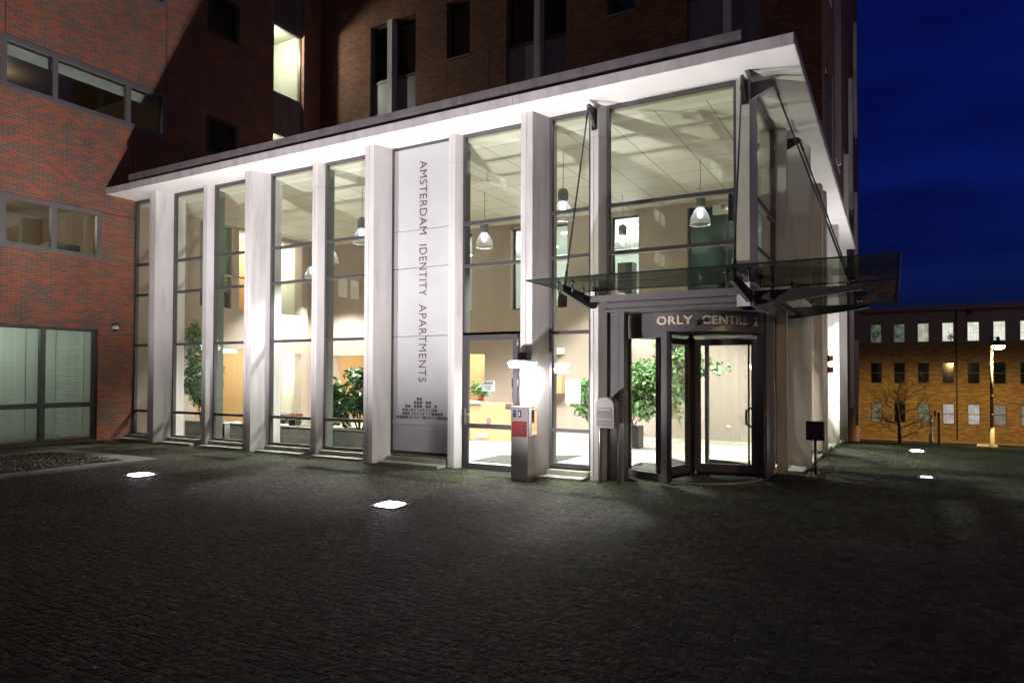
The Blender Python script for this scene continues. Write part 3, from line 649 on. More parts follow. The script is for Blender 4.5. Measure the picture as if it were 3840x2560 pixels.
# ---------------------------------------------------------------- pendant lamps in the hall
PL = [(-3.56, 14.5, 'clear bell pendant nearest the corner, upper right in the wide pane above the revolving door'),
      (-6.0, 16.45, 'clear bell pendant lower left in the wide pane above the revolving door'),
      (-5.9, 12.65, 'clear bell pendant on a kinked cable in the narrow pane beside the wide one'),
      (-8.93, 14.5, 'clear bell pendant lamp hanging above the glazed side door'),
      (-11.3, 12.65, 'clear bell pendant lamp half hidden by the pier left of the lettered panel'),
      (-14.1, 14.5, 'clear bell pendant glimpsed at the left edge of the pane next to the lettered panel'),
      (-16.75, 16.35, 'clear bell pendant deepest in the hall, seen two panes left of the lettered panel')]
def make_pendant(x, y, label):
    t = thing('pendant_lamp', label, 'pendant lamp', (x, y, 5.0), 'bell pendant lamps in the entrance hall')
    Z = (0, 0, 0)
    obj('shade', MB().lathe([(.215, .0), (.213, .03), (.20, .12), (.175, .20), (.135, .28), (.10, .33), (.085, .36)], seg=28), 'shade', t, Z)
    obj('shade_rim', MB().lathe([(.218, -.004), (.218, .012), (.21, .012), (.21, -.004), (.218, -.004)], seg=28), 'white', t, Z)
    h = MB().lathe([(0, .37), (.088, .37), (.088, .385)] + [(r, .385+i*.012) for i in range(14) for r in ((.105, .112)[i % 2],)] + [(.105, .56), (.085, .61), (.03, .64), (0, .64)], seg=20)
    obj('housing', h, 'planter', t, Z)
    obj('bulb', MB().lathe([(0, .14), (.045, .16), (.06, .22), (.05, .3), (0, .36)], seg=14), 'bulb', t, Z)
    obj('cord', MB().tube([(0, 0, .64), (.01, 0, 1.0), (0, 0, 1.4)], .006, 6), 'black', t, Z)
    light('SPOT', (x, y, 5.03), 1950, (1.0, .985, .965), t, shadow_soft_size=.12, spot_size=math.radians(120), spot_blend=.45, aim=(0, 0, -1))
    light('POINT', (x, y, 5.20), 950, (.9, .93, 1), t, shadow_soft_size=.05)
    return t
pend = make_pendant(*PL[0])
for x, y, lb in PL[1:]:
    t = copy_tree(pend, None, (x, y, 5.0)); t['label'] = lb
# ---------------------------------------------------------------- in-ground floodlights
def ground_lamp(x, y, label, power, lens='lens', aim=(0, .02, 1), rz=0, size=.31, col=(1.0, .945, .95), spot=167):
    z = gz(x, y)
    t = thing('ground_light', label, 'in-ground light', (x, y, z), 'square floodlights sunk in the paving')
    h = size/2
    m = MB()
    for a, b, c, d in ((-h-.05, h+.05, -h-.05, -h), (-h-.05, h+.05, h, h+.05), (-h-.05, -h, -h, h), (h, h+.05, -h, h)): m.box(x+a, x+b, y+c, y+d, z-.02, z+.012)
    obj('frame', m, 'steel', t); g_ = h*.82
    obj('lens', MB().add([(x-h, y-h, z-.01), (x+h, y-h, z-.01), (x+h, y+h, z-.01), (x-h, y+h, z-.01), (x-h, y-h, z+.004), (x+h, y-h, z+.004), (x+h, y+h, z+.004), (x-h, y+h, z+.004), (x-g_, y-g_, z+.028), (x+g_, y-g_, z+.028), (x+g_, y+g_, z+.028), (x-g_, y+g_, z+.028)],
        [(0, 1, 5, 4), (1, 2, 6, 5), (2, 3, 7, 6), (3, 0, 4, 7), (4, 5, 9, 8), (5, 6, 10, 9), (6, 7, 11, 10), (7, 4, 8, 11), (8, 9, 10, 11)]), lens, t)
    if power: light('SPOT', (x, y, z+.05), power, col, t, spot_size=math.radians(spot), spot_blend=1, shadow_soft_size=.07, aim=aim)
    return t
ground_lamp(-11.51, 7.26, 'glaring square floodlight in the cobbles near the pebble bed', 3600)
ground_lamp(-6.08, 7.42, 'glaring square floodlight in the cobbles in the middle foreground', 3400)
ground_lamp(.56, 22.2, 'glaring floodlight in the paving far down the right side', 2000, aim=(-.15, 0, 1))
ground_lamp(.52, 14.75, 'faintly lit square lamp in the paving right of the black post box', 60, 'dim', aim=(-.2, 0, 1), size=.2)
# ---------------------------------------------------------------- wall lamp on the pier above the intercom
wl_ = thing('wall_lamp', 'glaring white wall lamp with rounded hood on the marble pier above the steel bollard', 'wall lamp', (-5.63, 10.64, 2.1))
obj('bracket', MB().box(-5.75, -5.57, 10.46, 10.64, 2.06, 2.2), 'alu', wl_)
def rbox(cx, cy, hx, hy, z0, z1, r, s0=1, s1=1):
    pts = []
    for sx, sy, a in ((1, 1, 0), (-1, 1, 90), (-1, -1, 180), (1, -1, 270)):
        for q in range(5):
            t = math.radians(a+q*22.5); pts.append(((hx-r)*sx+r*math.cos(t), (hy-r)*sy+r*math.sin(t)))
    n = len(pts); m = MB()
    m.add([(cx+x*s0, cy+y*s0, z0) for x, y in pts]+[(cx+x*s1, cy+y*s1, z1) for x, y in pts], [tuple(range(n))[::-1], tuple(range(n, 2*n))]+[(i, (i+1) % n, n+(i+1) % n, n+i) for i in range(n)])
    return m
obj('hood', rbox(-5.63, 10.42, .21, .20, 2.03, 2.065, .09, 1, .9), 'white', wl_)
obj('diffuser', rbox(-5.63, 10.42, .215, .205, 1.93, 2.028, .09, .86, 1), 'lamp_glow', wl_)
light('AREA', (-5.63, 10.42, 1.90), 120, (1, .99, .95), wl_, size=.34, aim=(0, .25, -1))
# ---------------------------------------------------------------- intercom bollard
b = thing('intercom_bollard', 'brushed steel intercom bollard with a red hatch in front of the lit pier', 'intercom post', (-5.6, 10.4, 0))
m = MB(); z0 = -.05
m.box(-5.77, -5.44, 10.27, 10.52, z0, 1.235).box(-5.78, -5.43, 10.26, 10.53, 1.235, 1.262)
obj('body', m, 'steel', b)
obj('hatch', MB().frame('y', 10.255, 10.268, -5.745, -5.465, .745, 1.01, .04).box(-5.70, -5.51, 10.25, 10.268, .79, .965), 'red', b)
obj('hatch_lock', MB().tube([(-5.55, 10.25, .88), (-5.55, 10.235, .88)], .008), 'steel', b)
for x, mt in ((-5.70, 'aubergine'), (-5.60, 'aubergine')):
    o = obj('card_reader', MB().box(x-.028, x+.028, 10.258, 10.268, 1.08, 1.20), mt, b)
    obj('reader_slot', MB().box(x-.012, x+.012, 10.252, 10.258, 1.10, 1.18), 'white' if x > -5.65 else 'black', o)
obj('reader_light', MB().tube([(-5.705, 10.258, 1.165), (-5.705, 10.25, 1.165)], .009), 'led', b)
kp = obj('keypad', MB().box(-5.44, -5.385, 10.29, 10.50, .76, 1.225), 'white', b)
m = MB()
for i in range(2):
    for j in range(4):
        if i == 0 and j >= 2: continue
        m.box(-5.385, -5.381, 10.315+i*.095, 10.385+i*.095, .785+j*.105, .875+j*.105)
obj('lit_key', m, 'key', kp); obj('speaker_grille', MB().box(-5.385, -5.380, 10.32, 10.38, 1.0, 1.2), 'black', kp)
# ---------------------------------------------------------------- steel mailbox on two posts
b = thing('steel_mailbox', 'brushed steel mailbox with a domed top on two thin posts left of the revolving door', 'mailbox', (-4.2, 10.8, 0))
x0, x1, ya, yb = -4.37, -4.04, 10.66, 10.93
n = 10; arch = [(x0+(x1-x0)*(.5-.5*math.cos(PI*i/n)), 1.29+.15*math.sin(PI*i/n)) for i in range(n+1)]
m = MB().slab([(x0, ya, .93), (x1, ya, .93)]+[(x, ya, z) for x, z in arch[::-1]], (0, yb-ya, 0)); obj('body', m, 'steel', b)
obj('flap', MB().box(x0+.04, x1-.04, ya-.008, ya-.001, 1.2, 1.265), 'steel_band', b); obj('name_slot', MB().box(x0+.06, x1-.06, ya-.012, ya-.008, 1.215, 1.25), 'paper', b)
for z in (.945, 1.08): 
    o = obj('door', MB().box(x0+.03, x1-.03, ya-.012, ya-.001, z, z+.115), 'steel_band', b); obj('lock', MB().tube([(x0+.165, ya-.012, z+.06), (x0+.165, ya-.02, z+.06)], .009), 'steel', o)
obj('post', MB().tube([(x0+.03, 10.8, -.1), (x0+.03, 10.8, .93)], .02, 10), 'steel', b); obj('post', MB().tube([(x1+.035, 10.8, -.1), (x1+.035, 10.8, 1.3)], .02, 10), 'steel', b)
# ---------------------------------------------------------------- black post box
b = thing('black_mailbox', 'small flat black post box on a single pole by the white side piers', 'mailbox', (-1.29, 13.97, gz(-1.3, 14)))
g0 = gz(-1.3, 14)
obj('body', MB().box(-1.445, -1.135, 13.9, 14.03, .60, .955), 'black', b); obj('flap', MB().box(-1.42, -1.16, 13.888, 13.899, .83, .93), 'black', b)
obj('lock', MB().tube([(-1.29, 13.9, .79), (-1.29, 13.885, .79)], .012).box(-1.31, -1.27, 13.89, 13.9, .68, .69), 'steel', b)
obj('pole', MB().tube([(-1.29, 13.97, g0-.1), (-1.29, 13.97, .6)], .024, 10), 'black', b)
# ---------------------------------------------------------------- small fittings on the pavilion
for z, mt, lb in ((2.25, 'orange', 'small orange alarm light, the upper of two on the white side pier'), (1.96, 'red', 'small red alarm light, the lower of two on the white side pier')):
    a = thing('alarm_light', lb, 'alarm light', (-1.46, 19.0, z), 'alarm lights on the side pier')
    obj('base', MB().box(-1.46, -1.42, 18.93, 19.07, z-.08, z+.08), 'black', a); obj('cover', MB().box(-1.42, -1.33, 18.94, 19.06, z-.065, z+.065), mt, a)
c = thing('security_camera', 'white dome camera on a short arm on the red brick wall', 'camera', (-17.95, 10.5, 3.0))
obj('arm', MB().tube([(-17.95, 10.5, 3.0), (-17.82, 10.48, 3.02)], .035, 12), 'white', c)
obj('housing', MB().lathe([(0, .09), (.06, .075), (.09, .03), (.095, 0), (.085, -.03), (0, -.03)], -17.79, 10.47, 3.0, 18), 'white', c); obj('dome', MB().lathe([(.06, -.03), (.055, -.06), (.03, -.08), (0, -.085)], -17.79, 10.47, 3.0, 16), 'black', c)
c = thing('interior_camera', 'small boxy camera fixed to the inner mullion of the wide upper pane', 'camera', (-2.3, 11.6, 4.59))
obj('body', MB().box(-2.62, -2.36, 11.52, 11.64, 4.50, 4.64).tube([(-2.49, 11.52, 4.57), (-2.49, 11.48, 4.57)], .04, 12), 'white', c); obj('mount', MB().box(-2.36, -2.3, 11.5, 11.66, 4.35, 4.8), 'black', c)
obj('indicator', MB().box(-2.40, -2.375, 11.505, 11.52, 4.55, 4.575), 'key', c)
# notices stuck to the glass
def notice(x0, x1, z0, z1, label, y=11.078, logo=True, rows=5):
    t = thing('notice', label, 'notice', ((x0+x1)/2, y, z0))
    obj('sheet', MB().box(x0, x1, y, y+.004, z0, z1), 'paper', t)
    m = MB(); w = x1-x0; h = z1-z0
    for i in range(rows): 
        zz = z0+h*(.14+.09*i); a = random.uniform(.12, .3); m.box(x0+w*a, x1-w*a, y-.002, y, zz, zz+.008)
    if logo:
        for i in range(14):
            hh = .012+.012*((3*i) % 5); m.box(x0+w*(.12+i*.055), x0+w*(.12+i*.055)+w*.038, y-.002, y, z0+h*.72, z0+h*.72+hh)
        m.box(x0+w*.1, x1-w*.1, y-.002, y, z0+h*.66, z0+h*.66+.012)
    obj('print', m, 'letter', t)
notice(-6.86, -6.58, 1.49, 1.70, 'small pale notice stuck on the glazed side door', 11.072)
notice(-5.12, -4.83, 1.30, 1.72, 'tall pale notice with a block logo on the narrow pane right of the pier', 11.10)
s = thing('round_sticker', 'round red and white sticker low on the glazed side door', 'sticker', (-6.79, 11.08, .96))
def disc(x, y, z, r, y2): return MB().tube([(x, y, z), (x, y2, z)], r, 24)
obj('ring', disc(-6.72, 11.080, .93, .055, 11.084), 'red', s); obj('centre', disc(-6.72, 11.076, .93, .04, 11.0799), 'white', s); obj('mark', disc(-6.72, 11.072, .93, .015, 11.0759).box(-6.735, -6.69, 11.072, 11.0759, .925, .94), 'letter', s)
s = thing('arrow_sticker', 'dark arrow shaped sticker at handle height on the side door', 'sticker', (-6.25, 11.08, 1.2))
obj('plate', MB().slab([(-6.35, 11.078, 1.16), (-6.22, 11.078, 1.16), (-6.19, 11.078, 1.19), (-6.22, 11.078, 1.21), (-6.19, 11.078, 1.24), (-6.22, 11.078, 1.27), (-6.35, 11.078, 1.27)], (0, .004, 0)), 'letter', s)
# ---------------------------------------------------------------- reception furniture
d = thing('reception_desk', 'beech veneer reception counter with a white top seen through the side door', 'reception desk', (-10.6, 16, 0))
body = [(-13.2, 15.85), (-9.55, 15.85), (-9.18, 15.92), (-9.05, 16.9), (-13.2, 16.9)]
obj('front', MB().prism(body, .0, 1.02), 'wood', d); obj('counter_top', MB().prism([(-13.25, 15.80), (-9.85, 15.80), (-9.85, 16.2), (-13.25, 16.2)], 1.02, 1.09), 'planter_top', d)
obj('plinth', MB().box(-13.1, -9.6, 15.83, 15.849, 0.0, .03), 'steel', d)
for a, bb in ((-10.0, -9.62),):
    v = MB().frame('y', 15.835, 15.849, a, bb, .1, .22, .02)
    for i in range(14): v.box(a+.025+i*.024, a+.035+i*.024, 15.838, 15.849, .12, .2)
    obj('vent', v, 'white', d)
c = thing('wall_cabinet', 'beech wall cabinet with a dark lower edge on the beige back wall', 'wall cabinet', (-8.9, 18.1, 1.2))
obj('body', MB().box(-9.5, -8.37, 17.85, 18.095, 1.28, 1.78), 'wood', c); obj('shelf', MB().box(-9.5, -8.37, 17.83, 18.095, 1.18, 1.275), 'bark', c)
c = thing('wall_speaker', 'small cream rectangular speaker high on the beige wall', 'speaker', (-8.2, 18.1, 3))
obj('case', MB().box(-8.62, -8.38, 17.98, 18.095, 2.42, 2.6), 'white', c); obj('stalk', MB().tube([(-8.66, 17.95, 2.4), (-8.6, 18.05, 2.46)], .02), 'white', c)
def leafcard(mb, p, size, d=None):
    a = Vector((random.gauss(0, 1), random.gauss(0, 1), random.gauss(-.4, .7))).normalized() if d is None else d
    n = a.cross(Vector((random.gauss(0, 1), random.gauss(0, 1), random.gauss(0, 1)))).normalized(); up = a.cross(n)*.12*size
    w = size*.24; p = Vector(p)
    mb.add([p, p+a*size*.45+n*w+up, p+a*size*.5, p+a*size*.45-n*w+up, p+a*size], [(0, 1, 2), (0, 2, 3), (1, 4, 2), (2, 4, 3)], True)
def foliage(mb, blobs, n, size):
    tot = sum(r[3]*r[4]*r[5] for r in blobs)
    for (x, y, z, rx, ry, rz) in blobs:
        k = int(n*rx*ry*rz/tot); 
        for c in range(max(3, k//9)):
            while True:
                q = Vector((random.uniform(-1, 1), random.uniform(-1, 1), random.uniform(-1, 1)))
                if q.length < 1: break
            q = q.normalized()*q.length**.5
            cx, cy, cz = x+q.x*rx, y+q.y*ry, z+q.z*rz
            for _ in range(9): leafcard(mb, (cx+random.gauss(0, .06), cy+random.gauss(0, .06), cz+random.gauss(0, .06)), size*random.uniform(.7, 1.2))
def planter(x0, x1, label):
    t = thing('planter', label, 'planter', ((x0+x1)/2, 12.4, 0), 'concrete planter blocks behind the glazing')
    obj('body', MB().frame('y', 12.2, 12.26, x0, x1, 0, .47, .03).box(x0, x1, 12.2, 12.72, 0, .47), 'planter', t)
    m = MB().box(x0-.01, x1+.01, 12.19, 12.25, .472, .51).box(x0-.01, x1+.01, 12.67, 12.73, .472, .51).box(x0-.01, x0+.05, 12.25, 12.67, .472, .51).box(x1-.05, x1+.01, 12.25, 12.67, .472, .51)
    obj('rim', m, 'planter_top', t); obj('soil', MB().box(x0+.05, x1-.05, 12.25, 12.67, .471, .485), 'soil', t)
planter(-17.35, -15.75, 'grey concrete planter at the brick wall end, holding the tall thin fig'); planter(-15.45, -13.85, 'grey concrete planter without plants, second from the brick wall')
planter(-13.55, -12.0, 'grey concrete planter with a little flower pot on it'); planter(-11.75, -10.1, 'grey concrete planter holding the rubber plant next to the lettered panel')
def plant(name, label, cat, base, stems, blobs, n, size, mt, pot=None):
    t = thing(name, label, cat, base); x, y, z = base
    m = MB()
    for pts in stems: m.tube([(x+a, y+b, z+c) for a, b, c in pts], [.022*(1-.6*i/(len(pts)-1)) for i in range(len(pts))], 6)
    obj('stem', m, 'bark', t)
    f = MB(); foliage(f, [(x+a, y+b, z+c, p, q, r) for a, b, c, p, q, r in blobs], n, size); obj('foliage', f, mt, t)
    if pot: pot(t)
    return t
plant('tall_fig', 'tall thin weeping fig rising from the planter beside the brick wall', 'plant', (-16.95, 12.45, .48),
      [[(0, 0, 0), (.03, .02, .8), (-.1, 0, 1.6), (-.3, 0, 2.5)], [(0, 0, 0), (.05, 0, .7), (.25, 0, 1.5)], [(-.05, 0, 0), (-.25, 0, .9), (-.3, 0, 1.6)]],
      [(-.1, 0, 1.15, .42, .35, .6), (.1, 0, .85, .35, .3, .4), (-.25, 0, 1.9, .25, .25, .45), (-.35, 0, 2.5, .3, .22, .22), (.35, 0, 1.3, .3, .25, .3)], 3200, .13, 'leaf')
plant('rubber_plant', 'bushy dark rubber plant in the planter left of the lettered panel', 'plant', (-11.15, 12.45, .48),
      [[(0, 0, 0), (.02, 0, .6), (.08, 0, 1.2)], [(.1, 0, 0), (.2, 0, .5), (.35, 0, .95)], [(-.05, 0, 0), (-.3, 0, .5), (-.7, 0, .9)], [(0, 0, 0), (-.1, 0, .5), (-.15, 0, .8)]],
      [(0, 0, 1.25, .32, .3, .2), (-.75, 0, .95, .28, .25, .2), (-.35, 0, .6, .45, .3, .2), (.35, 0, .85, .35, .28, .22), (.45, 0, .45, .3, .25, .2), (-.8, 0, .3, .3, .25, .15)], 1100, .21, 'leaf_dark')
def ficus_pot(t): obj('pot', MB().box(-5.9, -5.5, 16.2, 16.6, 0, .55), 'black', t)
plant('weeping_fig', 'wide arching weeping fig behind the revolving door glass', 'plant', (-4.95, 15.9, .5),
      [[(-.7, .4, 0), (-.4, .2, .5), (0, 0, 1.1), (.5, -.1, 1.6), (1.2, -.2, 1.6)], [(-.7, .4, 0), (-.8, .2, .7), (-1.0, 0, 1.2), (-1.5, 0, 1.2)], [(-.7, .4, .2), (-.5, 0, .9), (-.3, 0, 1.6), (.4, 0, 1.9)]],
      [(-1.25, 0, .95, .6, .45, .42), (-.5, 0, 1.25, .6, .45, .38), (.1, 0, 1.35, .55, .4, .38), (.3, 0, .95, .32, .35, .45), (-.7, 0, .7, .5, .35, .3), (.55, 0, 1.75, .5, .3, .2), (1.15, -.1, 1.5, .5, .25, .12), (.45, 0, .5, .15, .2, .3), (-.3, 0, .55, .35, .3, .2), (-1.75, 0, .75, .38, .3, .42), (-1.1, -.1, .45, .3, .3, .25), (.35, 0, 2.1, .45, .3, .16)], 8500, .15, 'leaf', ficus_pot)
def small_pot(t): obj('pot', MB().lathe([(0, 0), (.075, 0), (.1, .16), (.09, .16), (.07, .03)], -9.95, 16.0, 1.09, 16), 'terracotta', t)
plant('potted_plant', 'small leafy plant in a red pot on the reception counter', 'potted plant', (-9.95, 16.0, 1.22), [[(0, 0, 0), (0, 0, .1)]], [(0, 0, .2, .2, .15, .13)], 200, .15, 'leaf', small_pot)
def dark_pot(t): obj('pot', MB().box(-13.42, -13.2, 12.35, 12.53, .511, .66), 'black', t)
plant('flower_pot', 'tiny red flowers in a square black pot on the third planter', 'potted plant', (-13.31, 12.44, .66), [[(0, 0, 0), (0, 0, .06)], [(0, 0, 0), (.05, 0, .08)]], [(0, 0, .07, .08, .06, .05)], 60, .06, 'red', dark_pot)
t = thing('black_bench', 'low black bench with a shiny top behind the second planter', 'bench', (-15.2, 13.6, 0))
obj('body', MB().box(-16.3, -14.6, 13.3, 13.9, .08, .52), 'aubergine', t); obj('top', MB().box(-15.6, -14.6, 13.25, 13.95, .62, .70), 'black', t); obj('leg', MB().box(-15.3, -15.2, 13.5, 13.7, .52, .62), 'steel', t); obj('leg', MB().box(-14.8, -14.7, 13.5, 13.7, .52, .62), 'steel', t)
tag(obj('door_mat', MB().prism([(-7.75, 12.05), (-6.1, 12.05), (-6.1, 14.2), (-7.75, 13.3)], .001, .012), 'mat_'), 'large dark mat on the pale stone floor inside the side door', 'door mat')
# things in the upstairs offices
def office_chair(x, y, z, label):
    t = thing('office_chair', label, 'office chair', (x, y, z), 'office chairs in the room above the hall')
    obj('backrest', MB().slab([(x-.22, y, z+.5), (x+.22, y, z+.5), (x+.24, y, z+.8), (x+.18, y, z+1.12), (x-.18, y, z+1.12), (x-.24, y, z+.8)], (0, .06, 0)), 'black', t); obj('seat', MB().box(x-.24, x+.24, y-.45, y, z+.44, z+.52), 'black', t)
    obj('stem', MB().tube([(x, y-.22, z+.05), (x, y-.22, z+.44)], .03).box(x-.3, x+.3, y-.25, y-.19, z, z+.05).box(x-.03, x+.03, y-.5, y+.05, z, z+.05), 'steel', t)
office_chair(-9.75, 19.1, 3.3, 'black office chair behind the upper window over the side door'); office_chair(-8.9, 19.2, 3.3, 'black office chair in the upper window left of the canopy rod')
office_chair(-4.0, 19.1, 3.3, 'dark office chair in the dim upper window above the revolving door')
c = thing('filing_cabinet', 'dark grey filing cabinet in the upper window behind the lower left pendant lamp', 'cabinet', (-6.9, 19.2, 3.3))
obj('body', MB().box(-7.05, -6.6, 18.9, 19.3, 3.3, 5.1), 'alu', c); obj('drawer', MB().box(-7.03, -6.62, 18.88, 18.899, 3.4, 4.0), 'alu_dark', c)

# ---------------------------------------------------------------- red brick office wing
Wg = thing('brick_office_wing', 'red brick office wing at the left with grey framed strip windows', 'building', (-18.1, 8, 0))
WX = -17.95
holes = [(7.83, 11.94, 8.46, 9.70), (7.86, 10.17, 4.76, 6.0), (4.9, 10.12, .10, 2.95), (10.2, 11.91, 12.17, 13.5), (13.22, 14.36, 12.14, 13.4), (13.22, 14.36, 8.46, 9.61), (15.74, 17.07, 6.7, 16)]
GH = [(2.1, 3.5, 4.6, 5.5), (-9.3, -5.2, 11.5, 12.35), (-38.3, -34.8, 15.1, 16.4), (-38.3, -34.8, 11.5, 12.75), (-62, -56, 25.0, 26.6), (-30, -26, 11.5, 12.75), (-24, -20, 15.1, 16.4)]
obj('wall', MB().wall('x', WX, -18.3, -66, 17.32, -.3, 30, holes+GH+[(11.14, 18, -1, 6.66)]), 'red_brick', Wg)
obj('wall_return', MB().box(-18.45, -18.2, 17.3, 18.2, 6.5, 24), 'red_brick', Wg)
j = MB().box(WX, WX+.003, 11.905, 11.925, 9.72, 24).box(WX, WX+.003, 10.98, 11.0, 6.7, 8.44).box(WX, WX+.003, 10.18, 11.06, 5.99, 6.005).box(WX, WX+.003, 7.90, 7.915, 9.72, 24)
obj('expansion_joint', j, 'black', Wg)
def wwin(y0, y1, z0, z1, us=(), vs=(), w=.12, d=0.0, pane='glass_dark', wm=None, mt='alu_light'):
    o = obj('window', MB().frame('x', WX-.10-d, WX+.012-d, y0, y1, z0, z1, w, us, vs, wm), mt, Wg)
    m = MB(); cu = [y0]+list(us)+[y1]
    for a, bb in zip(cu, cu[1:]): m.box(WX-.06-d, WX-.052-d, a+.05, bb-.05, z0+.05, z1-.05)
    obj('pane', m, pane, o); return o
MT['glass_mid'] = glass('office_glass', (.86, .89, .86))
o = wwin(7.83, 11.94, 8.46, 9.70, (9.0, 10.84), pane='glass_mid')
s = MB()
for y in (8.05, 8.9, 9.15, 10.75, 10.95, 11.8): s.box(WX+.012, WX+.016, y, y+.05, 8.52, 8.535)
obj('drain_slot', s, 'black', o)
o = wwin(7.86, 10.17, 4.76, 6.0, (9.02,), pane='glass_mid')
s = MB()
for y in (8.1, 8.85, 9.15, 9.95): s.box(WX+.012, WX+.016, y, y+.05, 4.82, 4.835)
obj('drain_slot', s, 'black', o)
wwin(4.9, 10.12, .10, 2.95, (6.55, 8.86), (1.02,), .07, .09, 'glass_mid', .12, 'alu_inner')
wwin(10.2, 11.91, 12.17, 13.5, (), (), .12); wwin(13.22, 14.36, 12.14, 13.4, (), (), .12, mt='alu_dark'); wwin(13.22, 14.36, 8.46, 9.61, (), (), .12, mt='alu_dark')
o = wwin(15.74, 17.07, 11.29, 13.62, (), (), .04, .16, 'glass', mt='alu_dark'); o = wwin(15.74, 17.07, 7.4, 9.94, (), (), .04, .16, 'glass', mt='alu_dark')
obj('spandrel', MB().box(WX-.2, WX-.10, 15.745, 17.065, 9.945, 11.285), 'panel_grey', Wg); obj('spandrel', MB().box(WX-.2, WX-.10, 15.745, 17.065, 13.625, 16), 'panel_grey', Wg)
m = MB()
for i in range(46):
    z = .16+i*.06; m.add([(WX-.30, 4.9, z), (WX-.30, 10.1, z), (WX-.265, 10.1, z+.054), (WX-.265, 4.9, z+.054)], [(0, 1, 2, 3)])
for y in frange(5.2, 9.9, 7): m.box(WX-.262, WX-.255, y, y+.02, .12, 2.94)
obj('blinds', m, 'blinds', Wg)
def wroom(y0, y1, z0, z1, depth, mt, cmt, pw, col, lx=1.6):
    room('office_interior', WX-.4-depth, WX-.36, y0, y1, z0, z1, '+x', mt, cmt, Wg)
    light('POINT', (WX-.36-lx, (y0+y1)/2, z1-.35), pw, col, Wg, shadow_soft_size=.3)
wroom(4, 10.6, -.1, 3.1, 3, 'office', 'office_ceiling', 330, (.97, 1, .95)); wroom(6, 10.9, 3.4, 6.5, 4, 'in_wall', 'brown_ceiling', 60, (1, .86, .62), 2.4)
wroom(6.5, 12.4, 7.2, 10.3, 5, 'in_wall', 'brown_ceiling', 11, (1, .85, .6), 3.5); wroom(12.9, 15.0, 7.4, 10.2, 3, 'in_wall', 'office_ceiling', .5, (1, .9, .7)); wroom(12.9, 15.0, 11.0, 14, 3, 'in_wall', 'office_ceiling', .6, (1, .9, .7)); wroom(9.9, 12.4, 11.0, 14, 3, 'in_wall', 'office_ceiling', .6, (1, .9, .7))
for za, zb, pw in ((10.9, 13.85, 520), (7.1, 10.15, 300)):
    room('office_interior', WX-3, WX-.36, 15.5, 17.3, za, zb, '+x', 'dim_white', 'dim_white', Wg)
    light('POINT', (WX-.8, 15.85, zb-.55), pw, (1, 1, .88), Wg, shadow_soft_size=.12)
obj('door_leaf', MB().box(WX-2.98, WX-2.9, 15.9, 16.7, 10.95, 13.2), 'bark', Wg); obj('door_leaf', MB().box(WX-2.6, WX-.5, 17.26, 17.29, 11.0, 13.45), 'dim_white', Wg)
sh = MB().box(WX-.35, WX-.33, 8.0, 11.8, 9.36, 9.62); obj('roller_shade', sh, 'white', Wg)
c = thing('photocopier', 'pale green grey photocopier behind the right pane of the lower strip window', 'photocopier', (-18.6, 9.6, 3.45))
obj('body', MB().box(-19.1, -18.55, 9.25, 10.0, 3.45, 5.0), 'planter_top', c); obj('lid', MB().box(-19.08, -18.57, 9.28, 9.97, 5.01, 5.14), 'white', c)
for z in (4.55, 4.82): obj('tray', MB().box(-18.549, -18.52, 9.3, 9.9, z, z+.015), 'black', c)
# ---------------------------------------------------------------- brick tower behind
T = thing('brick_tower', 'tall dark brick tower rising behind the entrance hall with marble fins in its windows', 'building', (-10, 20, 6.7))
TY = 18.1; TX = -1.48
fronts = [(-15.83, -13.87, 9.2, 13.9, 1), (-12.6, -11.72, 12.04, 13.9, 0), (-10.38, -8.35, 9.2, 15.9, 1), (-7.06, -6.22, 12.04, 13.9, 0), (-4.78, -2.85, 9.2, 15.9, 1)]
obj('wall', MB().wall('y', TY, TY+.4, -18.2, TX, 6.66, 24, [(a, b, c, d) for a, b, c, d, _ in fronts]), 'dark_brick', T)
j = MB()
for x in (-12.62, -2.45, -11.0): j.box(x, x+.015, TY-.003, TY, 6.9, 12 if x > -12 else 24)
obj('expansion_joint', j, 'black', T)
def twin(a, b, c, d, dbl):
    if dbl:
        mid = (a+b)/2-.05 if a < -15 else (a+b)/2+(.1 if a > -11 else 0)
        f = obj('fin', MB().box(mid-.10, mid+.10, TY-.10, TY+.30, c, d-.002), 'marble_grey', T)
        for p, q in ((a, mid-.10), (mid+.10, b)):
            o = obj('window', MB().frame('y', TY+.18, TY+.26, p, q, 11.97, d, .05), 'alu_dark', T); obj('pane', MB().box(p+.04, q-.04, TY+.22, TY+.228, 12.0, d-.04), 'glass_dark', o)
            obj('spandrel', MB().box(p+.004, q-.004, TY+.16, TY+.24, c, 11.90), 'panel_grey', T); obj('trim', MB().box(p+.003, q-.003, TY+.14, TY+.25, 11.905, 11.965), 'alu_dark', T)
    else:
        o = obj('window', MB().frame('y', TY+.18, TY+.26, a, b, c, d, .05, (), (), .05), 'alu_dark', T); obj('pane', MB().box(a+.04, b-.04, TY+.22, TY+.228, c+.04, d-.04), 'glass_dark', o)
        obj('sill', MB().box(a-.03, b+.03, TY-.04, TY+.17, c-.05, c-.004), 'panel_grey', T)
for f in fronts: twin(*f)
sides = [(19.9, 6.8, 9.8), (20.2, 12.3, 17), (23.3, 8.35, 13.8), (27.3, 6.9, 9.8), (28.3, 17.3, 22), (30.5, 8.5, 13.8), (34.5, 12.65, 17.9), (34.4, 5.5, 10.1), (30.5, .6, 5.2), (34.4, -.4, 3.4)]
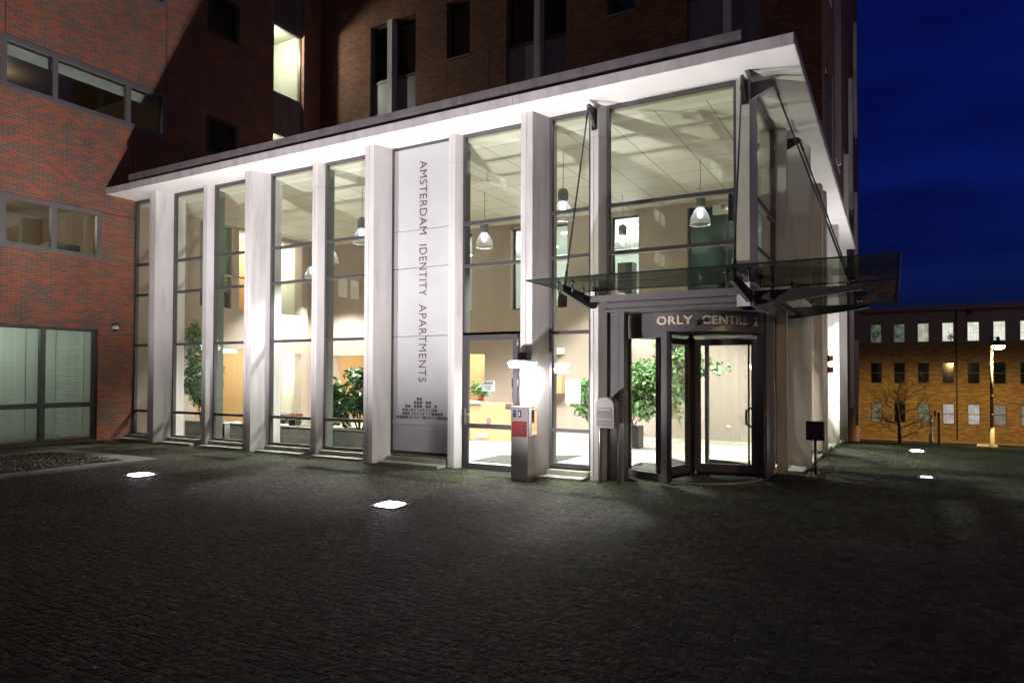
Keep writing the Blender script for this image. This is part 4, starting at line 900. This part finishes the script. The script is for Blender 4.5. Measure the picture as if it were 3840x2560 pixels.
obj('side_wall', MB().wall('x', TX, TX-.4, 18.5, 28.0, 6.66, 24, [(y-.9, y+.9, a, b) for y, a, b in sides if y < 27]+[(26.4, 28.2, 6.9, 9.8), (27.4, 29.2, 17.3, 22)]).wall('x', TX, TX-.4, 28.0, 37.9, -4, 24, [(y-.9, y+.9, a, b) for y, a, b in sides if y > 28]+[(26.4, 28.2, 6.9, 9.8)]), 'dark_brick', T)
obj('floor_slab', MB().box(-18.2, TX-.42, 18.52, 24.58, 10.0, 10.3).box(-18.2, TX-.42, 18.52, 24.58, 13.95, 14.3).box(-18.2, TX-.42, 18.52, 24.58, 17.9, 18.2).box(-18.6, -18.3, 18.52, 24.58, 6.9, 24).box(-13.3, -13.2, 18.52, 24.58, 7.2, 18).box(-7.6, -7.5, 18.52, 24.58, 7.2, 18), 'office', T)
obj('core', MB().box(-18.2, TX-1.2, 24.6, 37.9, -4, 24).box(-18.2, TX-1.2, 18.6, 24.6, 6.9, 7.2).box(TX-1.2, TX-.4, 37.5, 37.9, -4, 24).box(-18.3, -1.9, 28.001, 28.3, -4, 6.7), 'dark_brick', T)
for y, a, b in sides:
    obj('fin', MB().box(TX-.1, TX+.11, y-.09, y+.09, a, b-.002), 'marble_grey', T)
    for p, q in ((y-.9, y-.09), (y+.09, y+.9)):
        o = obj('window', MB().frame('x', TX-.28, TX-.2, p, q, a, b, .05), 'alu_dark', T); obj('pane', MB().box(TX-.25, TX-.242, p+.04, q-.04, a+.04, b-.04), 'glass_dark', o)
    obj('sill', MB().box(TX-.18, TX+.03, y-.9, y+.9, a-.05, a-.004), 'steel', T)
# ---------------------------------------------------------------- far building across the street
Fb = thing('far_office_building', 'long three storey yellow brick office block lit orange by the street lamp', 'building', (4, 60, -3.8))
FY = 60; cols = [-1.54+1.57*k for k in range(-1, 9)]; wd = .76
rows = [(4.40, 5.83), (1.28, 2.84), (-1.72, -.21)]
obj('wall', MB().wall('y', FY, FY+.4, -8, 22, -3.0, 4.33, [(x, x+wd, a, b) for x in cols for a, b in rows[1:]]), 'orange_brick', Fb)
obj('upper_wall', MB().wall('y', FY-.03, FY+.4, -8, 22, 4.33, 6.75, [(x, x+wd, rows[0][0], rows[0][1]) for x in cols]), 'cream_far', Fb)
obj('roof', MB().box(-8, 22, FY-.06, FY+12, 6.75, 6.80).box(-8, 22, FY+.25, FY+12, 6.8, 7.14), 'cream_far', Fb); obj('gutter', MB().box(-8, 22, FY-.12, FY-.06, 6.66, 6.76), 'far_frame', Fb)
obj('ledge', MB().box(-8, 22, FY-.25, FY, -3.10, -2.95), 'ledge', Fb); obj('base_wall', MB().box(-8, 22, FY-.05, FY+.3, -3.9, -3.1), 'far_frame', Fb)
obj('downpipe', MB().tube([(4.08, FY-.07, -2.9), (4.08, FY-.07, 6.6)], .05, 8), 'bark', Fb); obj('downpipe', MB().tube([(4.9, FY-.12, 6.4), (4.9, FY-.12, 6.7)], .18, 10), 'far_frame', Fb)
def litpane(name, a, bcol, s, blocks=0):
    m, n, l, bs = new_mat(name)
    v = wpos(n, l, (1, 1, 1)); f = noise(n, l, v, 2.6, 3)
    t = n.new('ShaderNodeTexBrick'); sp_ = n.new('ShaderNodeSeparateXYZ'); cb = n.new('ShaderNodeCombineXYZ'); l.new(v, sp_.inputs[0]); l.new(sp_.outputs[0], cb.inputs[0]); l.new(sp_.outputs[2], cb.inputs[1])
    l.new(cb.outputs[0], t.inputs['Vector']); t.inputs['Scale'].default_value = 1; t.inputs['Brick Width'].default_value = .19; t.inputs['Row Height'].default_value = .5 if blocks else 9
    t.inputs['Mortar Size'].default_value = .012; t.inputs['Color1'].default_value = (1, 1, 1, 1); t.inputs['Color2'].default_value = (.8, .8, .8, 1); t.inputs['Mortar'].default_value = (.55, .55, .5, 1); t.offset = 0
    c = mixc(n, l, 1.0, ramp(n, l, f, [(.35, a), (.65, bcol)]), t.outputs['Color'], 'MULTIPLY')
    l.new(c, bs.inputs['Emission Color']); bs.inputs['Emission Strength'].default_value = s; bs.inputs['Base Color'].default_value = (.1, .1, .1, 1); bs.inputs['Roughness'].default_value = .1
    return m
MT['lit_a'] = litpane('lit_window_bright', (.74, .78, .64), (1, 1, .9), 1.0, 1); MT['lit_b'] = litpane('lit_window_curtain', (.42, .40, .30), (.72, .7, .55), .75)
MT['lit_c'] = litpane('lit_window_dim', (.04, .06, .045), (.18, .22, .16), .8, 1); MT['lit_d'] = litpane('lit_window_white', (.5, .48, .46), (.8, .78, .74), .62); MT['lit_e'] = litpane('lit_window_grey', (.2, .19, .17), (.32, .3, .26), .6)
MT['lit_f'] = litpane('lit_office_window', (.5, .6, .5), (1, 1, .85), 2.2, 1)
MT['dark_pane'] = mat('dark_pane', (.008, .009, .011), .08)
kinds = {0: 'cccbaaaaab', 1: 'dddddddddd', 2: 'cccccweweaw'}
kinds = {0: ['c', 'c', 'c', 'b', 'a', 'a', 'a', 'a', 'a', 'b'], 1: ['k']*10, 2: ['c', 'c', 'k', 'c', 'd', 'd', 'e', 'e', 'd', 'e']}
for ri, (a, b_) in enumerate(rows):
    for ci, x in enumerate(cols):
        fr = MB().frame('y', FY+.06, FY+.14, x, x+wd, a, b_, .045, (), () if ri == 0 else ((a+b_)/2,), .05)
        o = obj('window', fr, 'far_frame' if ri else 'white', Fb)
        kd = kinds[ri][ci]
        obj('pane', MB().box(x+.04, x+wd-.04, FY+.10, FY+.11, a+.04, b_-.04), 'dark_pane' if kd == 'k' else 'lit_'+kd, o)
        if ri == 0: obj('surround', MB().frame('y', FY-.045, FY-.03, x-.05, x+wd+.05, a-.05, b_+.05, .05), 'cream_far', o)
# plants on the sills of the top floor
for x, lb, sz in ((-1.2, 'round dark topiary on the sill of the leftmost top floor window across the street', .28), (3.72, 'small green plant in the fourth top floor window across the street', .2)):
    f = MB(); foliage(f, [(x, 60.0, 5.0 if sz > .25 else 4.75, sz, .08, sz)], 260, .09)
    t = thing('sill_plant', lb, 'plant', (x, 60.0, 4.4)); obj('foliage', f, 'leaf_dark', t); obj('stem', MB().tube([(x, 60, 4.42), (x, 60, 4.9)], .02, 6), 'bark', t)
# ---------------------------------------------------------------- street lamp and posts
s = thing('street_lamp', 'tall grey street lamp with a glowing orange bell head before the far office block', 'street lamp', (4.53, 44, -3.8))
obj('pole', MB().tube([(4.53, 44, -3.8), (4.53, 44, -.9)], .12, 12).tube([(4.53, 44, -.9), (4.54, 44, 3.95)], [.075, .06], 12), 'kerb', s)
m = MB()
for z in (3.0, 2.3, 1.6, .8, -.2): m.tube([(4.45, 43.9, z), (4.62, 43.9, z)], .02)
obj('cleat', m, 'black', s)
obj('arm', MB().tube([(4.4, 44, 3.82), (4.84, 44, 3.9)], .025, 8), 'black', s)
obj('head', MB().lathe([(0, .50), (.07, .50), (.09, .30), (.13, .24), (.28, .14), (.34, .02), (.33, .02), (.2, .1), (0, .14)], 4.84, 44, 3.42, 20), 'alu', s)
obj('bulb', MB().lathe([(0, .10), (.26, .06), (.315, .0), (.27, -.11), (.14, -.18), (0, -.20)], 4.84, 44, 3.42, 18), 'sodium', s)
light('SPOT', (4.84, 44, 3.18), 8000, (1, .66, .25), s, spot_size=math.radians(172), spot_blend=.25, shadow_soft_size=.12, aim=(0, .12, -1))
s2 = copy_tree(s, None, (15, 1.5, -.1)); s2['label'] = 'matching street lamp on the near side of the plaza, lighting the bronze letters'
s['group'] = s2['group'] = 'street lamps'
for ch in s2.children:
    if ch.type == 'LIGHT':
        ch.data = ch.data.copy(); ch.data.energy = 2400
p = thing('white_pole', 'slim white flag pole before the far office block', 'pole', (1.53, 38, -3.8)); obj('shaft', MB().tube([(1.53, 38, -3.8), (1.55, 38, .03)], [.08, .05], 10), 'white', p); obj('base', MB().tube([(1.53, 38, -3.8), (1.53, 38, -.95)], .09, 10), 'ledge', p)
p = thing('traffic_post', 'dark post with a small signal head beside the white pole', 'post', (1.86, 38, -3.8)); obj('shaft', MB().tube([(1.86, 38, -3.8), (1.86, 38, .1)], .06, 10), 'bark', p); obj('head', MB().box(1.66, 1.74, 37.9, 38.1, -.1, .2).box(1.74, 1.86, 37.97, 38.03, .02, .07), 'bark', p)
p = thing('vent_cabinet', 'pale louvred box low behind the street lamp', 'cabinet', (4.9, 50, -3.8)); m = MB().box(4.4, 5.43, 50, 50.6, -3.8, -2.3); obj('body', m, 'car', p)
m = MB()
for i in range(6): m.box(4.45, 5.38, 49.98, 49.999, -3.0+i*.11, -2.95+i*.11)
obj('louvre', m, 'alu_dark', p)
# bare tree
t = thing('bare_tree', 'leafless street tree silhouetted against the orange lit office block', 'tree', (.27, 42, -3.8))
tk = MB().tube([(.27, 42, -3.8), (.29, 42, -1.8), (.24, 42, -.6), (.16, 42, .3)], [.13, .1, .085, .06], 10); obj('trunk', tk, 'bark_dark', t)
br = MB(); rng = random.Random(5)
def branch(p, d, L, r, lv):
    pts = [p]; q = Vector(p); dd = Vector(d)
    for i in range(4):
        dd = (dd+Vector((rng.gauss(0, .13), rng.gauss(0, .13), rng.gauss(.05, .08)))).normalized(); q = q+dd*L/4; pts.append(q.copy())
    br.tube(pts, [r*(1-.17*i) for i in range(5)], 5 if lv < 2 else 3, False)
    if lv >= 4: return
    for k in range(5 if lv < 2 else 4):
        a = pts[rng.choice((1, 2, 3, 4, 4))]; nd = (dd*.75+Vector((rng.gauss(0, .6), rng.gauss(0, .6), rng.gauss(.12, .42)))).normalized()
        branch(a, nd, L*rng.uniform(.5, .72), max(.0075, r*.5), lv+1)
for z, a, L in ((-1.5, 0.2, 1.3), (-1.3, PI-.2, 1.4), (-1.0, .7, 1.2), (-.8, PI-.6, 1.3), (-.5, 1.6, 1.2), (-.3, .4, 1.4), (-.1, PI-.3, 1.3), (.1, -1.4, 1.2), (.3, .9, 1.4), (.3, PI-.9, 1.3), (.3, 1.5, 1.3)):
    branch((.22, 42, z), (math.cos(a), rng.gauss(0, .4), .45), L*.78, .035, 1)
obj('crown', br, 'bark_dark', t)
# a sodium lamp of the same street stands just outside the view at the right

for k, (a, b_, c, d) in enumerate(GH):
    o = obj('window', MB().frame('x', WX-.1, WX+.01, a, b_, c, d, .1, ((a+b_)/2,)), 'alu', Wg)
    obj('pane', MB().box(WX-.08, WX-.07, a+.05, b_-.05, c+.05, d-.05), 'lit_f', o)

# a few fallen leaves and crumbs on the setts
lf = MB(); rl = random.Random(11)
for _ in range(150):
    x, y = rl.uniform(-14, 3), rl.uniform(1.2, 10.4)
    if x < -12.9 and y < 9.3: continue
    leafz = gz(x, y)+.006; a = rl.random()*6.3; L_ = rl.uniform(.015, .05); c_, s_ = math.cos(a)*L_, math.sin(a)*L_
    lf.add([(x, y, leafz), (x+c_*.5-s_*.3, y+s_*.5+c_*.3, leafz+.012), (x+c_, y+s_, leafz+.004), (x+c_*.5+s_*.3, y+s_*.5-c_*.3, leafz+.008)], [(0, 1, 2, 3)])
MT['dry_leaf'] = mat('dry_leaf', (.22, .17, .12), .7, var=.5, scale=8)
struct('fallen_leaves', lf, 'dry_leaf', 'stuff')
c = thing('wall_phone', 'dark handset with hanging cord on the inner post right of the side door', 'telephone', (-6.3, 11.3, 1.6))
obj('handset', MB().box(-6.31, -6.24, 11.25, 11.30, 1.56, 1.74), 'black', c); obj('cord', MB().tube([(-6.29, 11.27, 1.56), (-6.30, 11.27, 1.4), (-6.28, 11.27, 1.28)], .008, 6), 'black', c)
